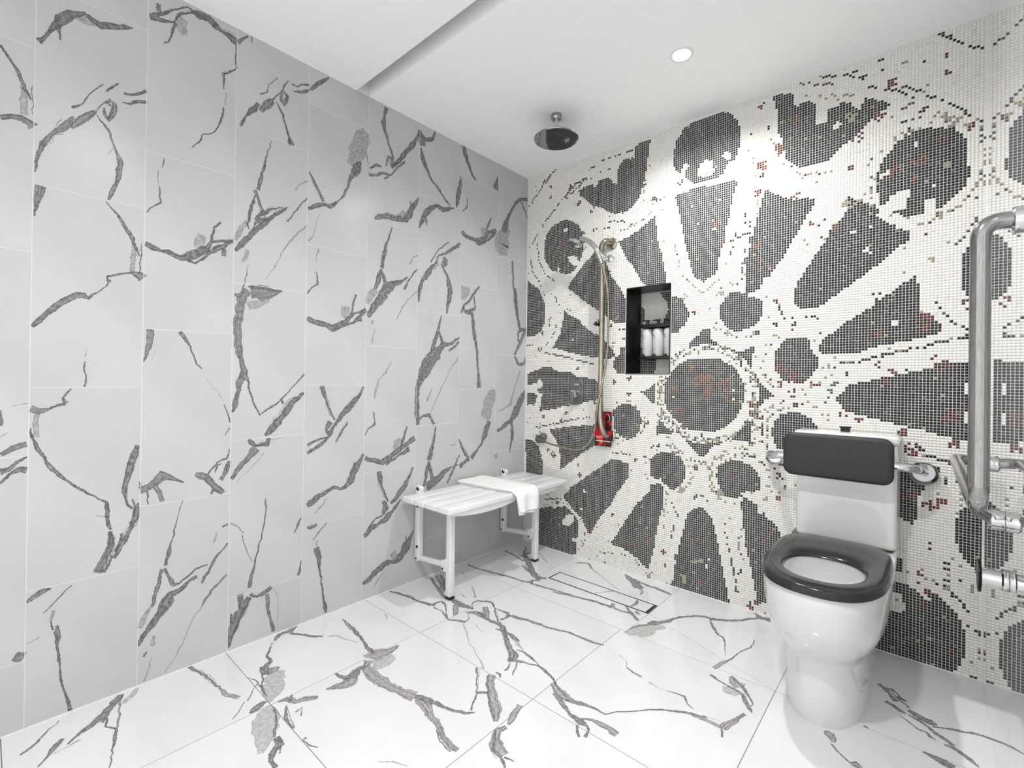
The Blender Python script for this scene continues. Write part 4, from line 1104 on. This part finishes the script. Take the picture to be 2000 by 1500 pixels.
# ------------------------------------------------------------------ overhead shower
sx, sy = .589, -.486
sh = empty('ceiling_shower_head', (sx, sy, H), 'large flat round chrome shower head hanging from the ceiling', 'shower head')
bm = bmesh.new(); lathe(bm, [(.027, 0), (.027, -.020), (.022, -.026), (.010, -.027)], (sx, sy, H)); from_bm(bm, 'ceiling_flange', DCHROME, sh, True)
bm = bmesh.new(); lathe(bm, [(.0105, -.02), (.0105, -.065), (.014, -.068), (.014, -.085), (.017, -.090), (.017, -.112)], (sx, sy, H)); from_bm(bm, 'arm', CHROME, sh, True)
bm = bmesh.new(); lathe(bm, [(.018, -.110), (.060, -.116), (.110, -.118), (.1125, -.121), (.110, -.125), (.012, -.125)], (sx, sy, H), n=64); rose = from_bm(bm, 'rose', DCHROME, sh, True)
bm = bmesh.new()
for ring, cnt in ((.02, 6), (.04, 12), (.06, 18), (.08, 24), (.098, 30)):
    for k in range(cnt):
        a = 2 * math.pi * k / cnt; lathe(bm, [(.0016, 0), (.0010, -.0015)], (sx + ring * math.cos(a), sy + ring * math.sin(a), H - .125), n=6)
noz = from_bm(bm, 'nozzle', BLACK, rose); noz['kind'] = 'stuff'

# ------------------------------------------------------------------ hand shower on its curved rail
rail = empty('shower_rail', (.615, 0, .75), 'tall upright satin nickel shower rail whose ends curl back to the wall', 'shower rail')
pth = smooth_path([(.640, -.004, 1.850), (.640, -.035, 1.856), (.622, -.062, 1.848), (.610, -.071, 1.80), (.617, -.072, 1.70), (.620, -.072, 1.45), (.620, -.072, 1.15), (.618, -.072, .93), (.622, -.070, .83), (.634, -.060, .775), (.642, -.040, .752), (.646, -.004, .748)], 10)
bm = bmesh.new(); tube(bm, pth, .0165, 20); from_bm(bm, 'pole', NICKEL, rail, True)
for z in (1.850, .748):
    bm = bmesh.new(); lathe(bm, [(.033, -.001), (.033, -.010), (.028, -.014), (.018, -.015)], (.641 if z > 1 else .646, 0, z), 'y'); from_bm(bm, 'wall_flange', NICKEL, rail, True)
bm = bmesh.new(); lathe(bm, [(.010, 0), (.013, -.004), (.013, -.022), (.009, -.026)], (.597, -.072, 1.385), 'y', 20)
lathe(bm, [(.008, -.024), (.008, 0)], (.605, -.072, 1.385), 'x', 12); from_bm(bm, 'stop_knob', BLACK, rail, True)
hs = empty('hand_shower', (.61, -.09, 1.77), 'chrome hand shower on a curved handle clipped to the nickel rail', 'hand shower')
bm = bmesh.new(); lathe(bm, [(.017, -.022), (.024, -.018), (.024, .018), (.017, .022)], (.618, -.072, 1.755), 'z', 24)
lathe(bm, [(.012, -.03), (.021, -.026), (.022, -.006), (.014, 0)], (.660, -.040, 1.75), 'y', 24)
tube(bm, [(.618, -.072, 1.755), (.655, -.055, 1.752)], .013, 14); tube(bm, [(.618, -.072, 1.755), (.610, -.11, 1.76)], .012, 14); from_bm(bm, 'clip', CHROME, hs, True)
hp = smooth_path([(.640, -.112, 1.715), (.628, -.118, 1.755), (.605, -.125, 1.806), (.570, -.13, 1.845), (.530, -.132, 1.868), (.510, -.132, 1.872)], 6)
bm = bmesh.new(); tube(bm, hp, [.011 + .003 * math.sin(i / (len(hp) - 1) * 3.1) for i in range(len(hp))], 16); from_bm(bm, 'handle', CHROME, hs, True)
bm = bmesh.new(); lathe(bm, [(.014, .022), (.030, .014), (.043, .004), (.044, -.006), (.040, -.010), (.006, -.010)], (0, 0, 0), 'z', 32)
bmesh.ops.rotate(bm, verts=bm.verts, cent=(0, 0, 0), matrix=Matrix.Rotation(math.radians(18), 3, 'Y') @ Matrix.Rotation(math.radians(-14), 3, 'X'))
bmesh.ops.translate(bm, verts=bm.verts, vec=(.468, -.13, 1.858)); from_bm(bm, 'spray_head', CHROME, hs, True)
# outlet and hose
ox, oz = .150, .682
ol = empty('hose_outlet', (ox, 0, oz), 'small grey round wall outlet elbow feeding the shower hose, by the corner', 'wall outlet')
bm = bmesh.new(); lathe(bm, [(.026, -.001), (.027, -.010), (.020, -.016)], (ox - .022, 0, oz), 'y', 28); from_bm(bm, 'flange', GREYMET, ol, True)
bm = bmesh.new(); lathe(bm, [(.010, -.035), (.021, -.030), (.022, -.008), (.018, -.001)], (ox + .022, 0, oz + .020), 'y', 24); from_bm(bm, 'valve_knob', GREYMET, ol, True)
bm = bmesh.new(); tube(bm, fillet([(ox - .02, -.01, oz), (ox - .02, -.035, oz), (ox + .055, -.045, oz - .004)], .02), [.012] * 11, 16); from_bm(bm, 'elbow', GREYMET, ol, True)
hose = smooth_path([(.200, -.044, .676), (.274, -.05, .664), (.370, -.05, .655), (.462, -.052, .656), (.532, -.056, .699), (.575, -.06, .777), (.602, -.085, .865), (.618, -.095, .94), (.632, -.09, 1.016), (.646, -.06, 1.19), (.652, -.052, 1.363), (.650, -.06, 1.55), (.645, -.098, 1.68), (.640, -.112, 1.715)], 12)
bm = bmesh.new(); tube(bm, hose, [.0058 + .0008 * (i % 2) for i in range(len(hose))], 12)
tag(from_bm(bm, 'shower_hose', NICKEL, smooth=True, origin=(.4, 0, .66)), 'ribbed metal shower hose hanging in a loop to the wall outlet', 'hose')
# mixer
vx, vz = .412, .995
mx = empty('shower_mixer', (vx, 0, vz), 'grey oval shower mixer plate with a single lever on the mosaic', 'mixer')
bm = bmesh.new()
n = 40; ring = []
for k in range(n):
    a = 2 * math.pi * k / n; ex = .050 * math.copysign(abs(math.cos(a)) ** .9, math.cos(a)); ez = math.copysign(abs(math.sin(a)) ** .9, math.sin(a)) * .046 + (.033 if math.sin(a) > 0 else -.033)
    ring.append((vx + ex, vz + ez))
v0 = [bm.verts.new((a, -.001, b)) for a, b in ring]; v1 = [bm.verts.new((a, -.008, b)) for a, b in ring]; v2 = [bm.verts.new((vx + (a - vx) * .94, -.011, vz + (b - vz) * .96)) for a, b in ring]
for p, q in ((v0, v1), (v1, v2)):
    for k in range(n): bm.faces.new((p[k], p[(k + 1) % n], q[(k + 1) % n], q[k]))
bm.faces.new(v2); bm.faces.new(v0); from_bm(bm, 'plate', GREYMET, mx, True)
bm = bmesh.new(); lathe(bm, [(.026, -.010), (.026, -.040), (.021, -.050), (.004, -.052)], (vx, 0, vz - .012), 'y', 28); from_bm(bm, 'cartridge_hub', CHROME, mx, True)
bm = bmesh.new(); box(bm, vx - .012, vx + .012, -.062, -.046, vz - .075, vz, .005); lv = from_bm(bm, 'lever', GREYMET, mx, True)
bm = bmesh.new(); box(bm, vx - .010, vx + .022, -.016, -.010, vz + .036, vz + .050, .002); from_bm(bm, 'diverter_button', CHROME, mx, True)

# ------------------------------------------------------------------ red leaflet on the rail
tg = empty('hanging_card', (.614, -.03, .79), 'red and black printed card hanging from the foot of the shower rail', 'card')
bm = bmesh.new(); box(bm, .560, .670, -.0335, -.0315, .688, .888, .0008, 1)
ob = from_bm(bm, 'card', CARD, tg)
bm = bmesh.new()
r = random.Random(4)
def word_row(bm, x0, x1, z, h, y, adv=.0055):
    x = x0
    while x < x1:
        w = adv * r.uniform(.5, 1.0); box(bm, x, min(x + w, x1), y - .0003, y, z, z + h); x += w + adv * .35
word_row(bm, .568, .612, .7400, .0035, -.0335); word_row(bm, .568, .598, .7320, .0035, -.0335); word_row(bm, .570, .664, .7150, .0060, -.0335, .009); word_row(bm, .600, .613, .7080, .003, -.0335)
lathe(bm, [(.006, 0), (.006, -.0003), (.0045, -.0003), (.0045, 0)], (.618, -.0335, .782), 'y', 16)
from_bm(bm, 'lettering', WPRINT, tg)['kind'] = 'stuff'
bm = bmesh.new(); tube(bm, [(.634 + .027 * math.cos(k * math.pi / 20), -.040, .850 + .027 * math.sin(k * math.pi / 20)) for k in range(41)], .0018, 8); from_bm(bm, 'hanging_ring', CHROME, tg, True)

# ------------------------------------------------------------------ dispensers in the niche
BYC = .120
for k, (bx, lab) in enumerate(((.805, 'white soap dispenser bottle in the niche, leftmost of the three, beside the black side wall'), (.8695, 'white soap dispenser bottle in the niche, middle one of the three'), (.934, 'white soap dispenser bottle in the niche, rightmost and partly hidden by the edge'))):
    e = empty('soap_dispenser', (bx, BYC, 1.205), lab, 'dispenser', 'soap dispensers in the wall niche')
    bm = bmesh.new(); lathe(bm, [(.027, 0), (.030, .004), (.030, .140), (.026, .152), (.012, .158)], (bx, BYC, 1.205)); from_bm(bm, 'bottle', BOTTLE, e, True)
    bm = bmesh.new(); lathe(bm, [(.012, .156), (.012, .170), (.0085, .172), (.0085, .198), (.012, .200), (.012, .206)], (bx, BYC, 1.205), n=20)
    box(bm, bx - .030, bx + .012, BYC - .008, BYC + .008, 1.405, 1.411, .002, 2); from_bm(bm, 'pump', BLACK, e, True)
    bm = bmesh.new()
    cy = BYC - .0301
    box(bm, bx - .018 - .003, bx - .014 - .003, cy + .0035, cy + .0045, 1.318, 1.325)
    for (a, b_, z, h) in ((-.022, -.002, 1.307, .003), (-.023, .002, 1.246, .0012), (-.022, -.010, 1.238, .001), (-.021, -.006, 1.227, .001)):
        q = 6
        for i in range(q):
            xa = a + (b_ - a) * i / q; xb = a + (b_ - a) * (i + (.75 if h > .002 else 1)) / q
            ya = BYC - math.sqrt(.0303 ** 2 - ((xa + xb) / 2) ** 2)
            box(bm, bx + xa, bx + xb, ya - .0002, ya + .002, z, z + h)
    box(bm, bx - .015, bx - .011, BYC - .0285, BYC - .024, 1.318, 1.325)
    from_bm(bm, 'label_print', PRINT, e)['kind'] = 'stuff'
rk = empty('dispenser_bracket', (.865, .14, 1.20), 'black bracket clamping the three white dispensers in the niche', 'bracket')
bm = bmesh.new(); box(bm, .768, .986, BYC - .036, .166, 1.366, 1.385, .003); from_bm(bm, 'top_bar', BLACK, rk, True)
bm = bmesh.new(); box(bm, .768, .986, BYC - .034, .166, 1.188, 1.2045, .003); from_bm(bm, 'base_bar', BLACK, rk, True)
for bx in (.797, .861, .926):
    bm = bmesh.new(); box(bm, bx - .008, bx + .008, BYC - .036, BYC - .031, 1.198, 1.216, .0015, 1); from_bm(bm, 'lock_tab', BLACK, rk)

# ------------------------------------------------------------------ folding shower bench
SZ = .468
be = empty('shower_bench', (.20, -.515, 0), 'white slatted fold-down shower bench on two front legs against the marble wall', 'bench')
Y0, Y1 = -.985, -.062
edges = [.030, .118, .206, .294, .392]
for k in range(4):
    a, b = edges[k] + .0012, edges[k + 1] - .0012
    bm = bmesh.new(); box(bm, a, b, Y0, Y1, SZ - .028, SZ, .005, 3)
    from_bm(bm, 'slat', WPLAST, be, True)
# front apron: bowed lower edge, with a gap under the towel
for (ya, yb, dep) in ((Y0 + .012, -.455, .030), (-.44, Y1 - .012, .020)):
    bm = bmesh.new(); n = 24; rows = []
    for i in range(n + 1):
        t = i / n; y = ya + (yb - ya) * t; d = SZ - .030 - dep * math.sin(math.pi * min(1, max(0, t))) ** .7
        rows.append([bm.verts.new(p) for p in ((.352, y, SZ - .022), (.386, y, SZ - .022), (.386 - .006, y, min(d, SZ - .028)), (.356, y, min(d, SZ - .028) - .001))])
    for p, q in zip(rows, rows[1:]):
        for k in range(4): bm.faces.new((p[k], p[(k + 1) % 4], q[(k + 1) % 4], q[k]))
    bm.faces.new(rows[0]); bm.faces.new(rows[-1])
    from_bm(bm, 'apron', WPLAST, be, True)
for x in (.09, .26):
    bm = bmesh.new(); box(bm, x - .012, x + .012, Y0 + .06, Y1 - .06, SZ - .045, SZ - .0275, .002, 1)
    from_bm(bm, 'seat_batten', WPAINT, be)
for y in (-.883, -.228):
    bm = bmesh.new(); box(bm, .268, .302, y - .017, y + .017, .012, SZ - .03, .007, 3); lg = from_bm(bm, 'leg', WPAINT, be, True)
    bm = bmesh.new(); box(bm, .267, .303, y - .018, y + .018, 0.0002, .013, .004, 2); f = from_bm(bm, 'foot', BLACK, be, True)
    bm = bmesh.new(); box(bm, .006, .040, y - .005, y + .029, .118, SZ + .012, .006, 3); from_bm(bm, 'wall_post', WPAINT, be, True)
    bm = bmesh.new(); tube(bm, [(.030, y + .012, .128), (.262, y + .012, .150)], .0145, 16); box(bm, .010, .036, y - .004, y + .028, .112, .146, .005, 2); from_bm(bm, 'strut', WPAINT, be, True)
    bm = bmesh.new(); box(bm, .236, .272, y - .019, y - .013, .128, .182, .004, 2); box(bm, .262, .280, y - .022, y + .022, .150, .192, .005, 2); from_bm(bm, 'hinge_bracket', WPAINT, be, True)
    for q_, x_, yo, z_ in ((.006, .250, .019, .140), (.008, .030, .005, .19), (.008, .030, .005, .40), (.005, .022, .005, .128)):
        bm = bmesh.new(); lathe(bm, [(q_ * .85, -.0035), (q_, 0)], (x_, y - yo, z_), 'y', 12); from_bm(bm, 'screw', BLACK, be, True)
    bm = bmesh.new(); lathe(bm, [(.016, -.012), (.018, -.010), (.018, .010), (.016, .012)], (.026, y + .012, SZ + .016), 'y', 24); box(bm, .001, .026, y, y + .024, SZ - .02, SZ + .034, .004, 2); hk = from_bm(bm, 'hinge_knuckle', WPAINT, be, True)
    bm = bmesh.new(); lathe(bm, [(.006, -.003), (.007, 0)], (.028, y - .0005, SZ + .016), 'y', 12); from_bm(bm, 'hinge_pin', BLACK, be, True)
# folded towel over the bench
tw = empty('towel', (.22, -.46, SZ), 'folded white towel laid across the bench and hanging over its front edge', 'towel')
def towel(name, ya, yb, lift, th, x0, drop):
    path = [(x0, SZ + lift), (.10, SZ + lift), (.20, SZ + lift), (.30, SZ + lift), (.37, SZ + lift), (.392, SZ + lift - .004), (.403 + lift * .8, SZ - .014), (.405 + lift, SZ - .05), (.409 + lift, SZ - drop)]
    pp = smooth_path([(a, 0, b) for a, b in path], 5); n = 14
    bm = bmesh.new(); T = []; B = []
    for i, p in enumerate(pp):
        t = (pp[min(i + 1, len(pp) - 1)] - pp[max(i - 1, 0)]).normalized(); nn = Vector((-t.z, 0, t.x))
        if nn.z < 0 and i < len(pp) * .6: nn = -nn
        nn = Vector((abs(nn.x), 0, abs(nn.z)))
        s = i / (len(pp) - 1); rt, rb = [], []
        for k in range(n + 1):
            f = k / n; y = ya + (yb - ya) * f + .055 * s * (1 - f) * (s > .0) + .018 * s
            wob = .0022 * math.sin(f * 9 + s * 7) * (.4 + s) + (.006 * math.sin(f * 11) * max(0, s - .7) / .3)
            edge = th * (1 - .35 * (abs(f - .5) * 2) ** 8)
            rt.append(bm.verts.new(Vector((p.x, y, p.z)) + nn * (edge + wob + .0022))); rb.append(bm.verts.new(Vector((p.x, y, p.z)) + nn * max(.0006, .0008 + wob * 0)))
        T.append(rt); B.append(rb)
    for a, b in ((T, 1), (B, 0)):
        for i in range(len(a) - 1):
            for k in range(n): bm.faces.new((a[i][k], a[i][k + 1], a[i + 1][k + 1], a[i + 1][k]))
    for i in range(len(T) - 1):
        bm.faces.new((T[i][0], T[i + 1][0], B[i + 1][0], B[i][0])); bm.faces.new((T[i][n], T[i + 1][n], B[i + 1][n], B[i][n]))
    for i in (0, -1):
        for k in range(n): bm.faces.new((T[i][k], T[i][k + 1], B[i][k + 1], B[i][k]))
    return from_bm(bm, name, COTTON, tw, True)
towel('lower_fold', -.598, -.395, .0004, .007, .030, .115)
towel('upper_fold', -.606, -.388, .0110, .009, .022, .096)

# ------------------------------------------------------------------ toilet
TX = 1.752
to = empty('toilet', (TX, -.40, 0), 'white close-coupled toilet with a dark grey open seat, standing by the mosaic wall', 'toilet')
def outline(hw, yf_, yb_, n=72, nf=2.3, nb=4.5, mid=.45):
    """plan outline: rounded front, squarer back; centre where the two halves meet"""
    cy = yf_ + (yb_ - yf_) * mid; pts = []
    for k in range(n):
        a = 2 * math.pi * k / n; c, s = math.cos(a), math.sin(a); e = nf if s < 0 else nb
        pts.append((TX + hw * math.copysign(abs(c) ** (2 / e), c), cy + (cy - yf_ if s < 0 else yb_ - cy) * math.copysign(abs(s) ** (2 / e), s)))
    return pts
def loft(bm, rings, cap0=True, cap1=True):
    R = [[bm.verts.new(p) for p in r] for r in rings]
    for a, b in zip(R, R[1:]):
        for k in range(len(a)): bm.faces.new((a[k], a[(k + 1) % len(a)], b[(k + 1) % len(b)], b[k]))
    if cap0: bm.faces.new(R[0])
    if cap1: bm.faces.new(R[-1])
    return R
bm = bmesh.new()
prof = [(.000, .111, -.660), (.012, .112, -.664), (.10, .113, -.666), (.185, .115, -.670), (.205, .121, -.678), (.225, .133, -.698), (.25, .146, -.724), (.29, .159, -.754), (.34, .168, -.776), (.40, .173, -.790), (.432, .174, -.794), (.443, .172, -.791), (.4465, .167, -.785)]
rings = [[(x, y, z) for x, y in outline(hw, yf_, -.002, nf=2.5, nb=9, mid=.42)] for z, hw, yf_ in prof]
# rim and hollow bowl
hole = outline(.118, -.705, -.425, nf=2.1, nb=2.4, mid=.48)
rings.append([(x, y, .4465) for x, y in hole])
for z, s in ((.43, .99), (.40, 1.02), (.37, .97), (.34, .86), (.30, .68), (.26, .48), (.24, .34)):
    rings.append([(TX + (x - TX) * s, -.560 + (y + .565) * s, z) for x, y in hole])
loft(bm, rings); from_bm(bm, 'pan', CERAMIC, to, True)
bm = bmesh.new(); loft(bm, [[(TX + (x - TX) * .40, -.56 + (y + .565) * .40, z) for x, y in hole] for z in (.246, .2475)]); WATER = mat('toilet_water', (.75, .77, .78), .02); from_bm(bm, 'water', WATER, to)
# seat: soft ring between outer and inner outline
bm = bmesh.new()
so = outline(.173, -.802, -.205, n=96, nf=2.5, nb=4.2, mid=.50); si = outline(.109, -.700, -.430, n=96, nf=2.2, nb=2.6, mid=.5)
rings = []
for s in [i / 26 for i in range(27)]:
    if s < .2: a = s / .2 * math.pi / 2; f = .0 + .10 * (1 - math.cos(a)); z = .4475 + .024 * math.sin(a)
    elif s < .72: q = (s - .2) / .52; f = .10 + .56 * q; z = .4715 + .0035 * math.sin(q * math.pi)
    else: a = (s - .72) / .28 * math.pi / 2; f = .66 + .34 * math.sin(a); z = .4475 + .024 * math.cos(a)
    rings.append([(o[0] + (i_[0] - o[0]) * f, o[1] + (i_[1] - o[1]) * f, z) for o, i_ in zip(so, si)])
rings.append(rings[0]); R = [[bm.verts.new(p) for p in r] for r in rings[:-1]]; R.append(R[0])
for a, b in zip(R, R[1:]):
    for k in range(96): bm.faces.new((a[k], a[(k + 1) % 96], b[(k + 1) % 96], b[k]))
seat = from_bm(bm, 'seat', SEATM, to, True); seat['label'] = 'dark grey glossy toilet seat'
# cistern
bm = bmesh.new()
CXL, CXR = 1.600, 1.928
box(bm, CXL + .004, CXR - .004, -.185, -.002, .448, .838, .018, 4); from_bm(bm, 'cistern', CERAMIC, to, True)
bm = bmesh.new(); box(bm, CXL - .004, CXR + .002, -.192, -.001, .840, .872, .010, 4); from_bm(bm, 'cistern_lid', CERAMIC, to, True)
bm = bmesh.new(); lathe(bm, [(.016, .0), (.0165, .014), (.021, .016), (.021, .020), (.012, .021)], (1.758, -.095, .872), 'z', 28); from_bm(bm, 'flush_button', BLACK, to, True)
bm = bmesh.new(); loft(bm, [[(x, y, z) for x, y in outline(.165, -.20, -.002, n=40, nf=9, nb=9, mid=.5)] for z in (.4468, .4478)]); from_bm(bm, 'cistern_gasket', GREYMET, to)
for sx_ in (1.640, 1.864):
    bm = bmesh.new(); lathe(bm, [(.006, 0), (.007, .004)], (sx_, -.20, .4478), n=12); from_bm(bm, 'hinge', CHROME, to)
# back rest on its rail
br = empty('padded_back_support', (TX, -.13, .78), 'charcoal padded backrest on a bent chrome rail in front of the white cistern', 'backrest')
bm = bmesh.new()
n = 8; rr = .034; x0, x1, z0, z1 = 1.573, 1.918, .702, .868; pl = []
for cx, cz, a0 in ((x1 - rr, z1 - rr, 0), (x0 + rr, z1 - rr, 90), (x0 + rr, z0 + rr, 180), (x1 - rr, z0 + rr, 270)):
    for k in range(n + 1):
        a = math.radians(a0 + 90 * k / n); pl.append((cx + rr * math.cos(a), cz + rr * math.sin(a)))
cx, cz = (x0 + x1) / 2, (z0 + z1) / 2
def sc(i, y): return [(a - math.copysign(min(i, abs(a - cx)), a - cx), y, b - math.copysign(min(i, abs(b - cz)), b - cz)) for a, b in pl]
loft(bm, [sc(.004, -.240), sc(0, -.244), sc(0, -.262), sc(.002, -.267), sc(.006, -.2700), sc(.014, -.2712)]); from_bm(bm, 'pad', PADM, br, True)
bm = bmesh.new(); tube(bm, fillet([(1.488, -.004, .728), (1.510, -.222, .768), (1.75, -.222, .778), (1.975, -.222, .768), (1.995, -.004, .728)], .05, 10), .0155, 20); from_bm(bm, 'rail', CHROME, br, True)
for x in (1.488, 1.995):
    bm = bmesh.new(); k_ = .72 if x < 1.7 else 1; lathe(bm, [(.038 * k_, -.001), (.044 * k_, -.032), (.0415 * k_, -.033), (.034 * k_, -.006), (.017 * k_, -.005)], (x, 0, .728), 'y', 36); from_bm(bm, 'wall_flange', DCHROME if x > 1.7 else CHROME, br, True)  # right cup uses the darkened chrome for its dark reflecting hollow

# ------------------------------------------------------------------ grab rail and post on the polished right wall
gr = empty('grab_rail', (W, -.6, .8), 'thick brushed stainless steel L-shaped grab rail with chrome collars on the polished right wall', 'grab rail')
vx_ = 2.083
path = fillet([(W - .004, -1.005, 1.432), (2.092, -1.020, 1.432), (vx_, -1.035, 1.395), (vx_, -1.045, .835), (vx_, -.98, .800), (2.079, -.16, .808), (2.082, -.128, .800), (W - .004, -.114, .798)], .07, 10)
path = fillet([(W - .004, -1.010, 1.397), (vx_, -1.032, 1.397), (vx_, -1.045, .812), (2.078, -.125, .806), (W - .004, -.114, .798)], .055, 12)
bm = bmesh.new(); tube(bm, path, .0166, 28); from_bm(bm, 'bar', STEEL, gr, True)
bm = bmesh.new(); tube(bm, smooth_path([(2.083, -.80, .800), (2.087, -.735, .782), (2.102, -.665, .738), (2.125, -.622, .714), (W - .004, -.607, .706)], 8), .0125, 20); from_bm(bm, 'brace', STEEL, gr, True)
for y, z, R_ in ((-1.010, 1.397, .026), (-.114, .798, .026), (-.607, .706, .026)):
    bm = bmesh.new(); lathe(bm, [(R_, -.0005), (R_ + .001, -.003), (R_ + .001, -.026), (R_ - .003, -.030), (.016, -.030)], (W, y, z), 'x', 36); from_bm(bm, 'collar', CHROME, gr, True)
po = empty('chrome_post', (W, -.715, .585), 'short chrome wall post with a thin round end disc, below the grab rail', 'wall holder')
bm = bmesh.new(); lathe(bm, [(.021, -.001), (.021, -.048)], (W, -.700, .578), 'x', 32); from_bm(bm, 'arm', CHROME, po, True)
bm = bmesh.new(); lathe(bm, [(.026, -.0005), (.027, -.002), (.027, -.010), (.024, -.013), (.020, -.013)], (W, -.700, .578), 'x', 32); from_bm(bm, 'collar', CHROME, po, True)
bm = bmesh.new(); lathe(bm, [(.020, -.047), (.040, -.049), (.041, -.052), (.040, -.055), (.010, -.056)], (W, -.700, .578), 'x', 40); from_bm(bm, 'end_disc', BLACKG, po, True)
